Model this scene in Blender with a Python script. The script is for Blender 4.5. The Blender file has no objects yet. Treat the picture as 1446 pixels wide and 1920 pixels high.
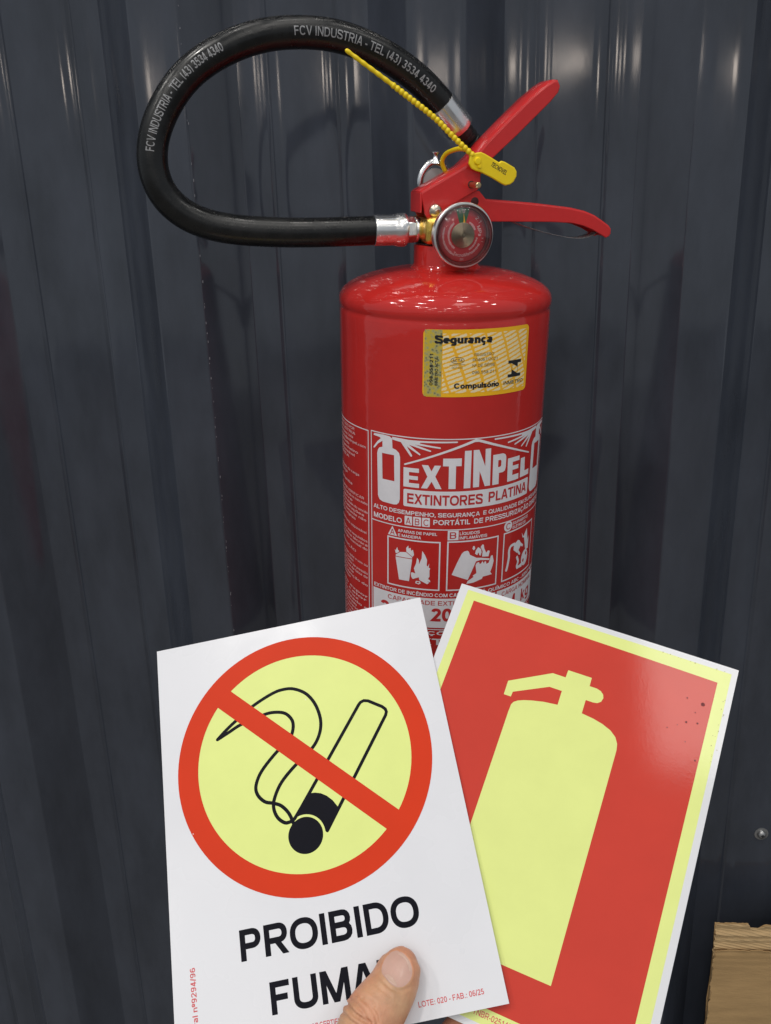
import bpy, bmesh, math, random
from mathutils import Vector, Matrix, Euler
from mathutils.bvhtree import BVHTree
R_ = math.radians
PI = math.pi
random.seed(7)
scn = bpy.context.scene
C = scn.collection

# ------------------------------------------------------------------ camera, world, lamps, exposure
CAM = ((0.9983, 0.0101, 0.0582), (0.0523, 0.3056, -0.9507), (-0.0274, 0.9521, 0.3046))
cd = bpy.data.cameras.new('camera')
cam = bpy.data.objects.new('camera', cd)
C.objects.link(cam)
cam.matrix_world = Matrix(CAM).to_4x4()
cd.sensor_fit = 'VERTICAL'
cd.sensor_height = 24.0
cd.sensor_width = 18.0
cd.lens = 20.0
cd.clip_start = 0.01
cd.clip_end = 60
scn.camera = cam

w = bpy.data.worlds.new('World')
scn.world = w
w.use_nodes = True
w.node_tree.nodes['Background'].inputs[0].default_value = (0.86, 0.93, 1.0, 1)
w.node_tree.nodes['Background'].inputs[1].default_value = 0.42

scn.view_settings.view_transform = 'Standard'
scn.view_settings.look = 'None'
scn.view_settings.exposure = 0
scn.view_settings.gamma = 1


def lamp(loc, sx, sy, radiance, target=None, col=(1.0, 0.96, 0.90), name='hall_lamp'):
    l = bpy.data.lights.new(name, 'AREA')
    l.shape = 'RECTANGLE'
    l.size, l.size_y = sx, sy
    l.energy = radiance * PI * sx * sy
    l.color = col
    o = bpy.data.objects.new(name, l)
    C.objects.link(o)
    o.location = loc
    d = (Vector(target) - Vector(loc)) if target else Vector((0, 0, -1))
    o.rotation_euler = d.to_track_quat('-Z', 'Y').to_euler()
    return o


# rows of high ceiling lamps in the hall behind and above the camera
for (x, y, z, r) in ((-2.6, -0.5, 3.0, 105), (-1.0, -0.9, 3.2, 115), (-3.4, -2.2, 3.2, 80), (-1.9, -2.6, 3.3, 75),
                     (-1.5, -3.7, 3.4, 60), (1.2, -2.9, 3.4, 50), (2.7, -2.6, 3.3, 45), (2.9, -0.8, 3.1, 45),
                     (-2.6, -4.6, 3.4, 80), (-1.0, -4.8, 3.4, 80), (0.6, -4.8, 3.4, 70), (2.2, -4.6, 3.4, 70),
                     (-2.0, -7.0, 3.4, 90), (0.2, -7.2, 3.4, 90), (2.4, -7.0, 3.4, 90),
                     (-1.7, 0.15, 3.5, 38), (-0.4, 0.05, 3.6, 38), (0.7, 0.1, 3.6, 38), (1.9, 0.15, 3.5, 34)):
    lamp((x, y, z), 0.21, 0.14, r * 2.15)
lamp((0.95, -1.12, 2.95), 0.90, 1.1, 3.7)
# lit wall fixtures at the far end of the hall
for (x, z, sx, sz) in ((1.40, 1.78, 0.44, 0.17), (-0.82, 1.80, 0.36, 0.30), (0.06, 1.72, 0.15, 0.25), (0.36, 1.70, 0.18, 0.2), (3.6, 1.7, 0.4, .25), (-3.4, 1.75, 0.4, .25)):
    lamp((x, -9.2, z), sx, sz, 15, target=(x, 0, z), col=(1.0, 0.86, 0.74), name='far_fixture')


# ------------------------------------------------------------------ materials
def mat(name, col, rough=0.5, metal=0.0, spec=0.5, var=0.0, vscale=40.0, bump=0.0, bscale=300.0, rvar=0.0, coat=0.0,
        sss=0.0, stretch=(1, 1, 1), detail=4):
    m = bpy.data.materials.new(name)
    m.use_nodes = True
    n, l = m.node_tree.nodes, m.node_tree.links
    p = n['Principled BSDF']
    p.inputs['Base Color'].default_value = (*col, 1)
    p.inputs['Roughness'].default_value = rough
    p.inputs['Metallic'].default_value = metal
    p.inputs['Specular IOR Level'].default_value = spec
    if coat:
        p.inputs['Coat Weight'].default_value = coat
        p.inputs['Coat Roughness'].default_value = 0.08
    if sss:
        p.inputs['Subsurface Weight'].default_value = sss
        p.inputs['Subsurface Radius'].default_value = (1.0, 0.35, 0.2)
        p.inputs['Subsurface Scale'].default_value = 0.0035
    tc = n.new('ShaderNodeTexCoord')
    mp = n.new('ShaderNodeMapping')
    mp.inputs['Scale'].default_value = stretch
    l.new(tc.outputs['Object'], mp.inputs['Vector'])
    if var or rvar:
        t = n.new('ShaderNodeTexNoise')
        t.inputs['Scale'].default_value = vscale
        t.inputs['Detail'].default_value = detail
        t.inputs['Roughness'].default_value = 0.62
        l.new(mp.outputs[0], t.inputs['Vector'])
        if var:
            mr = n.new('ShaderNodeMapRange')
            mr.inputs['From Min'].default_value = 0.25
            mr.inputs['From Max'].default_value = 0.75
            mr.inputs['To Min'].default_value = 1 - var
            mr.inputs['To Max'].default_value = 1 + var
            l.new(t.outputs['Fac'], mr.inputs['Value'])
            mx = n.new('ShaderNodeMix')
            mx.data_type = 'RGBA'
            mx.blend_type = 'MULTIPLY'
            mx.inputs['Factor'].default_value = 1
            mx.inputs['A'].default_value = (*col, 1)
            l.new(mr.outputs[0], mx.inputs['B'])
            l.new(mx.outputs['Result'], p.inputs['Base Color'])
        if rvar:
            mr = n.new('ShaderNodeMapRange')
            mr.inputs['From Min'].default_value = 0.3
            mr.inputs['From Max'].default_value = 0.7
            mr.inputs['To Min'].default_value = max(0.02, rough - rvar)
            mr.inputs['To Max'].default_value = rough + rvar
            l.new(t.outputs['Fac'], mr.inputs['Value'])
            l.new(mr.outputs[0], p.inputs['Roughness'])
    if bump:
        t2 = n.new('ShaderNodeTexNoise')
        t2.inputs['Scale'].default_value = bscale
        t2.inputs['Detail'].default_value = 3
        l.new(mp.outputs[0], t2.inputs['Vector'])
        b = n.new('ShaderNodeBump')
        b.inputs['Strength'].default_value = 1.0
        b.inputs['Distance'].default_value = bump
        l.new(t2.outputs['Fac'], b.inputs['Height'])
        l.new(b.outputs[0], p.inputs['Normal'])
    return m


def clear_mat(name, tint, gloss_rough=0.05, ior=1.45, base=0.0):
    m = bpy.data.materials.new(name)
    m.use_nodes = True
    n, l = m.node_tree.nodes, m.node_tree.links
    n.remove(n['Principled BSDF'])
    out = n['Material Output']
    tr = n.new('ShaderNodeBsdfTransparent')
    tr.inputs[0].default_value = (*tint, 1)
    gl = n.new('ShaderNodeBsdfGlossy')
    gl.inputs['Roughness'].default_value = gloss_rough
    fr = n.new('ShaderNodeFresnel')
    fr.inputs['IOR'].default_value = ior
    ad = n.new('ShaderNodeMath')
    ad.inputs[1].default_value = base
    mx = n.new('ShaderNodeMixShader')
    l.new(fr.outputs[0], ad.inputs[0])
    l.new(ad.outputs[0], mx.inputs[0])
    l.new(tr.outputs[0], mx.inputs[1])
    l.new(gl.outputs[0], mx.inputs[2])
    l.new(mx.outputs[0], out.inputs[0])
    return m


M = {}
M['wall'] = mat('navy_sheet_metal', (0.043, 0.049, 0.064), 0.088, spec=0.5, var=0.30, vscale=26, detail=11, bump=0.000006, bscale=300, rvar=0.025, stretch=(1, 1, 0.35))
M['red'] = mat('red_enamel', (0.54, 0.025, 0.021), 0.085, spec=0.5, var=0.07, vscale=30, bump=0.00012, bscale=170, rvar=0.03)
M['redlever'] = mat('red_powder_coat', (0.62, 0.028, 0.028), 0.20, spec=0.4, var=0.06, vscale=60, bump=0.00003, bscale=500)
M['whiteprint'] = mat('white_ink', (0.80, 0.77, 0.80), 0.30, var=0.05, vscale=120)
M['redprint'] = mat('red_ink', (0.54, 0.024, 0.026), 0.34, var=0.04, vscale=120)
M['smallprint'] = mat('thin_white_ink', (0.74, 0.50, 0.50), 0.36, var=0.06, vscale=200)
M['rubber'] = mat('black_rubber', (0.0055, 0.0055, 0.0055), 0.27, spec=0.42, var=0.6, vscale=110, bump=0.00004, bscale=500, rvar=0.09)
M['hoseprint'] = mat('pale_hose_ink', (0.29, 0.29, 0.30), 0.5, var=0.45, vscale=700)
M['blackplastic'] = mat('black_plastic', (0.012, 0.012, 0.013), 0.32, var=0.2, vscale=80)
M['alu'] = mat('brushed_aluminium', (0.80, 0.79, 0.78), 0.24, metal=1, var=0.06, vscale=90, rvar=0.06, bump=0.00003, bscale=260)
M['chrome'] = mat('chrome_plate', (0.88, 0.89, 0.90), 0.22, metal=1, var=0.08, vscale=120)
M['nickel'] = mat('nickel_rivet', (0.70, 0.62, 0.50), 0.2, metal=1, var=0.1, vscale=200)
M['brass'] = mat('cast_brass', (0.90, 0.62, 0.14), 0.30, metal=1, var=0.14, vscale=90, bump=0.0012, bscale=95, rvar=0.08)
M['brasspin'] = mat('dull_brass', (0.62, 0.47, 0.27), 0.35, metal=1, var=0.1, vscale=300)
M['yellow'] = mat('yellow_plastic', (0.96, 0.70, 0.008), 0.36, var=0.05, vscale=100, sss=0.05)
M['ink'] = mat('black_ink', (0.012, 0.012, 0.016), 0.35, var=0.2, vscale=150)
M['greyink'] = mat('grey_ink', (0.16, 0.13, 0.08), 0.5, var=0.3, vscale=900)
M['seal'] = mat('yellow_sticker', (0.95, 0.50, 0.012), 0.33, var=0.04, vscale=80)
M['dialred'] = mat('dial_red', (0.60, 0.030, 0.038), 0.4, var=0.05, vscale=150)
M['ringpink'] = mat('dial_ring', (0.58, 0.22, 0.23), 0.25, var=0.08, vscale=200)
M['green'] = mat('dial_green', (0.030, 0.14, 0.045), 0.4, var=0.08, vscale=200)
M['pinkink'] = mat('dial_print', (0.85, 0.55, 0.55), 0.5, var=0.15, vscale=900)
M['hub'] = mat('dull_hub_metal', (0.30, 0.25, 0.17), 0.33, metal=1, var=0.15, vscale=300)
M['bezel'] = mat('satin_bezel_steel', (0.86, 0.84, 0.82), 0.30, metal=1, var=0.06, vscale=200)
M['dullgrey'] = mat('grey_ring_centre', (0.42, 0.42, 0.43), 0.4, var=0.1, vscale=150)
M['lens'] = clear_mat('clear_lens', (0.985, 0.975, 0.975), 0.04, 1.42, 0.02)
M['film'] = clear_mat('clear_film', (0.94, 0.95, 0.96), 0.25, 1.5, 0.10)
_n, _l = M['film'].node_tree.nodes, M['film'].node_tree.links
_d = _n.new('ShaderNodeBsdfDiffuse')
_d.inputs[0].default_value = (0.7, 0.7, 0.7, 1)
_x = _n.new('ShaderNodeMixShader')
_x.inputs[0].default_value = 0.16
_s = _n['Material Output'].inputs[0].links[0].from_socket
_l.new(_s, _x.inputs[1])
_l.new(_d.outputs[0], _x.inputs[2])
_l.new(_x.outputs[0], _n['Material Output'].inputs[0])
M['card'] = mat('white_pvc', (0.745, 0.745, 0.78), 0.27, spec=0.35, rvar=0.08, var=0.022, vscale=14, bump=0.00001, bscale=900)
M['cardb'] = mat('white_pvc_glossy', (0.74, 0.74, 0.765), 0.075, spec=0.5, var=0.02, vscale=20, bump=0.000012, bscale=1100)
M['lume'] = mat('luminescent_ink', (0.76, 0.84, 0.27), 0.36, spec=0.25, var=0.03, vscale=40, bump=0.000012, bscale=1500)
M['lumeb'] = mat('luminescent_ink_glossy', (0.78, 0.85, 0.29), 0.075, var=0.03, vscale=40, bump=0.000016, bscale=1300)
M['signred'] = mat('sign_red_orange', (0.66, 0.040, 0.008), 0.40, spec=0.12, var=0.04, vscale=26)
M['signredb'] = mat('sign_red_glossy', (0.60, 0.050, 0.030), 0.075, var=0.05, vscale=22, bump=0.000014, bscale=1300)
M['signink'] = mat('sign_black_ink', (0.004, 0.004, 0.009), 0.38, spec=0.08, var=0.2, vscale=60)
M['rednote'] = mat('red_note_ink', (0.62, 0.08, 0.09), 0.4, var=0.15, vscale=500)
M['spot'] = mat('dark_red_spot', (0.16, 0.012, 0.012), 0.5)
M['goldspeck'] = mat('dirt_speck', (0.42, 0.40, 0.15), 0.6)
M['kraft'] = mat('kraft_liner', (0.48, 0.305, 0.14), 0.75, spec=0.25, var=0.16, vscale=18, bump=0.0002, bscale=140, stretch=(1, 1, 5))
M['flute'] = mat('crushed_flute', (0.54, 0.37, 0.19), 0.8, spec=0.2, var=0.22, vscale=40, bump=0.0003, bscale=180, stretch=(1, 1, 4))
M['floor'] = mat('grey_concrete', (0.16, 0.155, 0.15), 0.5, var=0.2, vscale=4, bump=0.0004, bscale=40)


def skin_mat():
    m = mat('skin', (0.60, 0.330, 0.205), 0.40, spec=0.4, var=0.15, vscale=150, bump=0.00017, bscale=800, sss=0.10)
    n, l = m.node_tree.nodes, m.node_tree.links
    p = n['Principled BSDF']
    src = p.inputs['Base Color'].links[0].from_socket
    t = n.new('ShaderNodeTexNoise')
    t.inputs['Scale'].default_value = 55
    t.inputs['Detail'].default_value = 3
    tc = n.new('ShaderNodeTexCoord')
    l.new(tc.outputs['Object'], t.inputs['Vector'])
    rp = n.new('ShaderNodeValToRGB')
    rp.color_ramp.elements[0].position = 0.35
    rp.color_ramp.elements[0].color = (1.0, 0.80, 0.76, 1)
    rp.color_ramp.elements[1].position = 0.68
    rp.color_ramp.elements[1].color = (0.98, 1.04, 0.98, 1)
    l.new(t.outputs['Fac'], rp.inputs[0])
    mx = n.new('ShaderNodeMix')
    mx.data_type = 'RGBA'
    mx.blend_type = 'MULTIPLY'
    mx.inputs['Factor'].default_value = 1
    l.new(src, mx.inputs['A'])
    l.new(rp.outputs[0], mx.inputs['B'])
    l.new(mx.outputs['Result'], p.inputs['Base Color'])
    return m


M['skin'] = skin_mat()
M['nail'] = mat('fingernail', (0.635, 0.395, 0.325), 0.24, spec=0.5, var=0.06, vscale=160, bump=0.00003, bscale=500, sss=0.1)
M['lunula'] = mat('nail_lunula', (0.64, 0.43, 0.345), 0.28, spec=0.5, var=0.04, vscale=160)


def hatch_mat():
    # cream guilloche print broken into slanted dashes, printed on the yellow sticker
    m = bpy.data.materials.new('hatched_sticker_print')
    m.use_nodes = True
    n, l = m.node_tree.nodes, m.node_tree.links
    p = n['Principled BSDF']
    p.inputs['Roughness'].default_value = 0.33
    uv = n.new('ShaderNodeUVMap')
    uv.uv_map = 'mm'
    mp = n.new('ShaderNodeMapping')
    mp.inputs['Rotation'].default_value = (0, 0, R_(-20))
    l.new(uv.outputs[0], mp.inputs['Vector'])
    def wave(scale, dist, axis, dscale):
        t = n.new('ShaderNodeTexWave')
        t.bands_direction = axis
        t.inputs['Scale'].default_value = scale
        t.inputs['Distortion'].default_value = dist
        t.inputs['Detail'].default_value = 3
        t.inputs['Detail Scale'].default_value = dscale
        l.new(mp.outputs[0], t.inputs['Vector'])
        return t
    a = wave(0.126, 1.7, 'Y', 5.0)
    b = wave(0.032, 1.0, 'X', 3.0)
    r1 = n.new('ShaderNodeValToRGB')
    r1.color_ramp.elements[0].position = 0.30
    r1.color_ramp.elements[1].position = 0.44
    l.new(a.outputs['Fac'], r1.inputs[0])
    r2 = n.new('ShaderNodeValToRGB')
    r2.color_ramp.elements[0].position = 0.03
    r2.color_ramp.elements[1].position = 0.10
    l.new(b.outputs['Fac'], r2.inputs[0])
    mu = n.new('ShaderNodeMath')
    mu.operation = 'MULTIPLY'
    l.new(r1.outputs[0], mu.inputs[0])
    l.new(r2.outputs[0], mu.inputs[1])
    mx = n.new('ShaderNodeMix')
    mx.data_type = 'RGBA'
    mx.inputs['A'].default_value = (0.95, 0.50, 0.025, 1)
    mx.inputs['B'].default_value = (0.90, 0.75, 0.45, 1)
    l.new(mu.outputs[0], mx.inputs['Factor'])
    l.new(mx.outputs['Result'], p.inputs['Base Color'])
    return m


def holo_mat():
    m = mat('hologram_strip', (0.34, 0.30, 0.06), 0.3, var=0.3, vscale=300)
    n, l = m.node_tree.nodes, m.node_tree.links
    p = n['Principled BSDF']
    uv = n.new('ShaderNodeUVMap')
    uv.uv_map = 'mm'
    t = n.new('ShaderNodeTexVoronoi')
    t.inputs['Scale'].default_value = 0.55
    l.new(uv.outputs[0], t.inputs['Vector'])
    rp = n.new('ShaderNodeValToRGB')
    e = rp.color_ramp.elements
    e[0].position = 0.1
    e[0].color = (0.16, 0.16, 0.06, 1)
    e[1].position = 0.7
    e[1].color = (0.58, 0.44, 0.05, 1)
    k = e.new(0.4)
    k.color = (0.40, 0.38, 0.18, 1)
    l.new(t.outputs['Distance'], rp.inputs[0])
    l.new(rp.outputs[0], p.inputs['Base Color'])
    return m


M['hatch'] = hatch_mat()
M['holo'] = holo_mat()


# ------------------------------------------------------------------ helpers
def ob(name, bm, m, parent=None, smooth=None, label=None):
    me = bpy.data.meshes.new(name)
    bm.normal_update()
    bm.to_mesh(me)
    bm.free()
    me.materials.append(m)
    if smooth is not None:
        for f in me.polygons:
            f.use_smooth = True
        try:
            me.set_sharp_from_angle(angle=R_(smooth))
        except Exception:
            pass
    o = bpy.data.objects.new(name, me)
    C.objects.link(o)
    if parent:
        o.parent = parent
    if label:
        o['label'] = label
    return o


def empty(name, label, cat, mtx=None):
    o = bpy.data.objects.new(name, None)
    o.empty_display_size = 0.02
    C.objects.link(o)
    o['label'] = label
    o['category'] = cat
    if mtx:
        o.matrix_world = mtx
    return o


def bevel(o, wd, seg=2, ang=35):
    md = o.modifiers.new('bevel', 'BEVEL')
    md.width = wd
    md.segments = seg
    md.limit_method = 'ANGLE'
    md.angle_limit = R_(ang)
    md.harden_normals = False
    return o


def add_box(bm, c, s):
    vs = [bm.verts.new((c[0] + dx * s[0] / 2, c[1] + dy * s[1] / 2, c[2] + dz * s[2] / 2)) for dx in (-1, 1) for dy in (-1, 1) for dz in (-1, 1)]
    for q in ((0, 1, 3, 2), (4, 6, 7, 5), (0, 4, 5, 1), (2, 3, 7, 6), (0, 2, 6, 4), (1, 5, 7, 3)):
        bm.faces.new([vs[i] for i in q])


def lathe(bm, prof, seg=64, axis='Z', o=(0, 0, 0), close=False):
    # prof: (r, h) pairs; axis Z, or Y (h runs along y), or X (h along x)
    rings = []
    for r, h in prof:
        if r < 1e-7:
            rings.append([None, h])
            continue
        rings.append([[(r * math.cos(2 * PI * k / seg), r * math.sin(2 * PI * k / seg)) for k in range(seg)], h])

    def P(a, b, h):
        if axis == 'Z':
            return Vector((a, b, h)) + Vector(o)
        if axis == 'Y':
            return Vector((a, h, b)) + Vector(o)
        return Vector((h, a, b)) + Vector(o)
    vr = []
    for ring, h in rings:
        if ring is None:
            vr.append([bm.verts.new(P(0, 0, h))])
        else:
            vr.append([bm.verts.new(P(a, b, h)) for a, b in ring])
    for A, B in zip(vr, vr[1:]):
        for k in range(seg):
            k2 = (k + 1) % seg
            if len(A) == 1 and len(B) == 1:
                continue
            if len(A) == 1:
                bm.faces.new((A[0], B[k], B[k2]))
            elif len(B) == 1:
                bm.faces.new((A[k], A[k2], B[0]))
            else:
                bm.faces.new((A[k], A[k2], B[k2], B[k]))
    bmesh.ops.recalc_face_normals(bm, faces=bm.faces)


def frames(pts):
    T = []
    for i in range(len(pts)):
        a = pts[max(0, i - 1)]
        b = pts[min(len(pts) - 1, i + 1)]
        T.append((b - a).normalized())
    return T


def catmull(P, n):
    P = [Vector(p) for p in P]
    P = [2 * P[0] - P[1]] + P + [2 * P[-1] - P[-2]]
    out = []
    for i in range(1, len(P) - 2):
        p0, p1, p2, p3 = P[i - 1:i + 3]
        for k in range(n):
            t = k / n
            out.append(0.5 * ((2 * p1) + (-p0 + p2) * t + (2 * p0 - 5 * p1 + 4 * p2 - p3) * t * t + (-p0 + 3 * p1 - 3 * p2 + p3) * t ** 3))
    out.append(P[-2])
    return out


def resample(P, n):
    L = [0]
    for a, b in zip(P, P[1:]):
        L.append(L[-1] + (b - a).length)
    out, j = [], 0
    for i in range(n):
        s = L[-1] * i / (n - 1)
        while j < len(L) - 2 and L[j + 1] < s:
            j += 1
        t = (s - L[j]) / max(1e-9, L[j + 1] - L[j])
        out.append(P[j].lerp(P[j + 1], t))
    return out, L[-1]


def tube(bm, pts, rad, seg=16, up=Vector((0, -1, 0)), rad2=None, cap=True):
    # elliptical sweep: rad across (side), rad2 along 'up'
    T = frames(pts)
    rings = []
    for i, (p, t) in enumerate(zip(pts, T)):
        r = rad[i] if isinstance(rad, (list, tuple)) else rad
        r2 = r if rad2 is None else (rad2[i] if isinstance(rad2, (list, tuple)) else rad2)
        u = (up - t * up.dot(t)).normalized()
        s = t.cross(u).normalized()
        rings.append([bm.verts.new(p + s * (r * math.sin(2 * PI * k / seg)) + u * (r2 * math.cos(2 * PI * k / seg))) for k in range(seg)])
    for A, B in zip(rings, rings[1:]):
        for k in range(seg):
            bm.faces.new((A[k], A[(k + 1) % seg], B[(k + 1) % seg], B[k]))
    if cap:
        bm.faces.new(rings[0][::-1])
        bm.faces.new(rings[-1])
    return rings


def prism(bm, loop, y0, y1):
    # loop of (x, z); extruded along y
    a = [bm.verts.new((x, y0, z)) for x, z in loop]
    b = [bm.verts.new((x, y1, z)) for x, z in loop]
    n = len(loop)
    fa = bm.faces.new(a)
    fb = bm.faces.new(b[::-1])
    for k in range(n):
        bm.faces.new((a[k], b[k], b[(k + 1) % n], a[(k + 1) % n]))
    bmesh.ops.recalc_face_normals(bm, faces=bm.faces)


# ---- flat artwork in millimetres: lists of (verts2d, faces)
_cache = {}


def curve_geo(kind, key, offset=0.0):
    k = (kind, str(key), offset)
    if k in _cache:
        return _cache[k]
    if kind == 'text':
        cu = bpy.data.curves.new('lettering', 'FONT')
        cu.body = key
        cu.size = 1.0
        cu.offset = offset
        cu.resolution_u = 4
    else:
        cu = bpy.data.curves.new('outline', 'CURVE')
        cu.dimensions = '2D'
        cu.fill_mode = 'BOTH'
        for lp in key:
            s = cu.splines.new('POLY')
            s.points.add(len(lp) - 1)
            for pt, (x, y) in zip(s.points, lp):
                pt.co = (x, y, 0, 1)
            s.use_cyclic_u = True
    o = bpy.data.objects.new('outline', cu)
    C.objects.link(o)
    dg = bpy.context.evaluated_depsgraph_get()
    ev = o.evaluated_get(dg)
    me = ev.to_mesh()
    V = [(v.co.x, v.co.y) for v in me.vertices]
    F = [tuple(p.vertices) for p in me.polygons]
    ev.to_mesh_clear()
    bpy.data.objects.remove(o)
    bpy.data.curves.remove(cu)
    _cache[k] = (V, F)
    return V, F


def ext(V):
    xs = [v[0] for v in V]
    ys = [v[1] for v in V]
    return min(xs), max(xs), min(ys), max(ys)


# ---- a plain grotesque drawn with strokes; capitals are 1 unit high
ADV = dict(A=.93, B=.93, C=1.0, D=1.0, E=.90, F=.84, G=1.08, H=1.0, I=.387, J=.70, K=.93, L=.774, M=1.16, N=1.0, O=1.08, P=.90, Q=1.08, R=.98, S=.93, T=.85, U=1.0, V=.93, W=1.31, X=.93, Y=.93, Z=.85,
           a=.76, b=.774, c=.70, d=.774, e=.76, f=.40, g=.774, h=.774, i=.31, j=.31, k=.70, l=.31, m=1.16, n=.774, o=.774, p=.774, q=.774, r=.47, s=.70, t=.40, u=.774, v=.70, x=.70, y=.70, z=.70)
for ch_ in '0123456789':
    ADV[ch_] = .774
ADV.update({' ': .38, '.': .387, ',': .387, ':': .387, '-': .464, '/': .42, '(': .464, ')': .464, '@': 1.2, 'º': .5})
ACC = {'Ç': ('C', 'c'), 'Ã': ('A', '~'), 'Á': ('A', "'"), 'É': ('E', "'"), 'Ê': ('E', '^'), 'Í': ('I', "'"), 'Ó': ('O', "'"), 'Õ': ('O', '~'), 'ç': ('c', 'c'), 'ó': ('o', "'"), 'ã': ('a', '~'), 'á': ('a', "'"), 'é': ('e', "'"), 'ê': ('e', '^'), 'í': ('i', "'"), 'õ': ('o', '~'), 'à': ('a', "'")}


def arc(cx, cy, rx, ry, a0, a1, n=14, e=0.88):
    out = []
    for k in range(n + 1):
        a = R_(a0 + (a1 - a0) * k / n)
        c, q = math.cos(a), math.sin(a)
        out.append((cx + rx * math.copysign(abs(c) ** e, c), cy + ry * math.copysign(abs(q) ** e, q)))
    return out


def glyph(ch, w):
    """centre-line strokes: ('S', points), ('C', points) closed, ('D', xa, ya, xb, yb) slanted bar with level ends"""
    h = w / 2
    ad = ADV.get(ch, .7)
    l, r = .085 + h, ad - .085 - h
    lr, rr = .05 + h, ad - .05 - h
    B, T, m = h, 1 - h, ad / 2
    X = .73 - h
    S, Cc, D = (lambda *p: ('S', list(p))), (lambda p: ('C', p)), (lambda *p: ('D',) + p)
    if ch == 'A': return [D(.03 + h * 1.1, 0, m - h * .25, 1), D(ad - .03 - h * 1.1, 0, m + h * .25, 1), S((.03 + h + .2, .30), (ad - .23 - h, .30))]
    if ch == 'B':
        return [S((l, 0), (l, 1)), S((l, T), (r - .22, T), *arc(r - .22, (T + .52) / 2, .20, (T - .52) / 2, 88, -88, 8), (l, .52)), S((l, .52), (r - .24, .52), *arc(r - .24, (.52 + B) / 2, .24, (.52 - B) / 2, 88, -88, 8), (l, B))]
    if ch in 'CG':
        p = arc(m, .5, (rr - lr) / 2, .5 - h, 38, 322, 26)
        if ch == 'C': return [S(*p)]
        return [S(*p[:-3], (rr, .12), (rr, .12)), S((rr, 0.02), (rr, .46)), S((rr, .45), (m + .02, .45))]
    if ch == 'D': return [S((l, 0), (l, 1)), S((l, T), (m - .05, T), *arc(m - .05, .5, r - m + .05, .5 - h, 86, -86, 16), (l, B))]
    if ch == 'E': return [S((l, 0), (l, 1)), S((l, T), (r + h, T)), S((l, .52), (r + h - .04, .52)), S((l, B), (r + h, B))]
    if ch == 'F': return [S((l, 0), (l, 1)), S((l, T), (r + h, T)), S((l, .50), (r + h - .08, .50))]
    if ch == 'H': return [S((l, 0), (l, 1)), S((r, 0), (r, 1)), S((l, .52), (r, .52))]
    if ch == 'I': return [S((m, 0), (m, 1))]
    if ch == 'J': return [S((r, 1), (r, .3), *arc((lr + r) / 2, .27, (r - lr) / 2, .27 - h, 0, -180, 12))]
    if ch == 'K': return [S((l, 0), (l, 1)), D(l, .30, r, 1), D(r + .03, 0, l + .20, .58)]
    if ch == 'L': return [S((l, 0), (l, 1)), S((l, B), (r + h, B))]
    if ch == 'M': return [S((l, 0), (l, 1)), S((r, 0), (r, 1)), D(l + h * .3, 1, m, 0), D(r - h * .3, 1, m, 0)]
    if ch == 'N': return [S((l, 0), (l, 1)), S((r, 0), (r, 1)), D(l + h * .2, 1, r - h * .2, 0)]
    if ch in 'OQ':
        o = [Cc(arc(m, .5, (rr - lr) / 2, .5 - h, 0, 360, 36)[:-1])]
        return o + ([S((m + .08, .28), (rr + h, -.02))] if ch == 'Q' else [])
    if ch in 'PR':
        o = [S((l, 0), (l, 1)), S((l, T), (r - .22, T), *arc(r - .22, (T + .46) / 2, .22, (T - .46) / 2, 86, -86, 12), (l, .46))]
        return o + ([D(r - .0, 0, r - .30, .46)] if ch == 'R' else [])
    if ch in 'Ss':
        hh = 1 if ch == 'S' else .73
        p = [(rr - .015, .70), (rr - .06, .87), (m, T / 1), (lr + .055, .89), (lr + .01, .745), (lr + .08, .60), (m, .52), (rr - .07, .42), (rr, .265), (rr - .055, .10), (m, h), (lr + .055, .12), (lr, .31)]
        if ch == 's':
            p = [(x, h + (y - h) * (.73 - w) / (1 - w)) for x, y in p]
        return [S(*[(q.x, q.y) for q in catmull([Vector((x, y, 0)) for x, y in p], 4)])]
    if ch == 'T': return [S((m, 0), (m, T)), S((.03, T), (ad - .03, T))]
    if ch == 'U': return [S((l, 1), (l, .34), *arc(m, .34, r - l and (r - l) / 2, .34 - h, 180, 360, 18), (r, .34), (r, 1))]
    if ch == 'V': return [D(.03 + h * 1.1, 1, m, 0), D(ad - .03 - h * 1.1, 1, m, 0)]
    if ch == 'W': return [D(.03 + h, 1, ad * .28, 0), D(m, 1, ad * .28, 0), D(m, 1, ad * .72, 0), D(ad - .03 - h, 1, ad * .72, 0)]
    if ch == 'X': return [D(.03 + h, 0, ad - .06 - h, 1), D(ad - .03 - h, 0, .06 + h, 1)]
    if ch == 'Y': return [S((m, 0), (m, .46)), D(.03 + h, 1, m, .40), D(ad - .03 - h, 1, m, .40)]
    if ch == 'Z': return [S((.06, T), (ad - .05, T)), S((.04, B), (ad - .04, B)), D(.05 + h * 1.3, B, ad - .06 - h * 1.3, T)]
    if ch == '0': return [Cc(arc(m, .5, r - m + .03, .5 - h, 0, 360, 32)[:-1])]
    if ch == '1': return [S((m + .06, 0), (m + .06, 1)), S((m + .06, .80), (m - .18, .76))]
    if ch == '2': return [S(*arc(m, .70, r - m + .01, .30 - h, 172, -30, 14), (l + .12, .25), (l, B), (r + h, B))]
    if ch == '3': return [S(*arc(m - .02, .74, r - m, .26 - h, 160, -88, 12)), S(*arc(m - .02, .28, r - m + .03, .25 - h + .01, 92, -165, 14))]
    if ch == '4': return [S((r - .12, 0), (r - .12, 1)), S((.05, .25), (ad - .05, .25)), D(l - .02, .25, r - .14, 1)]
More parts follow.
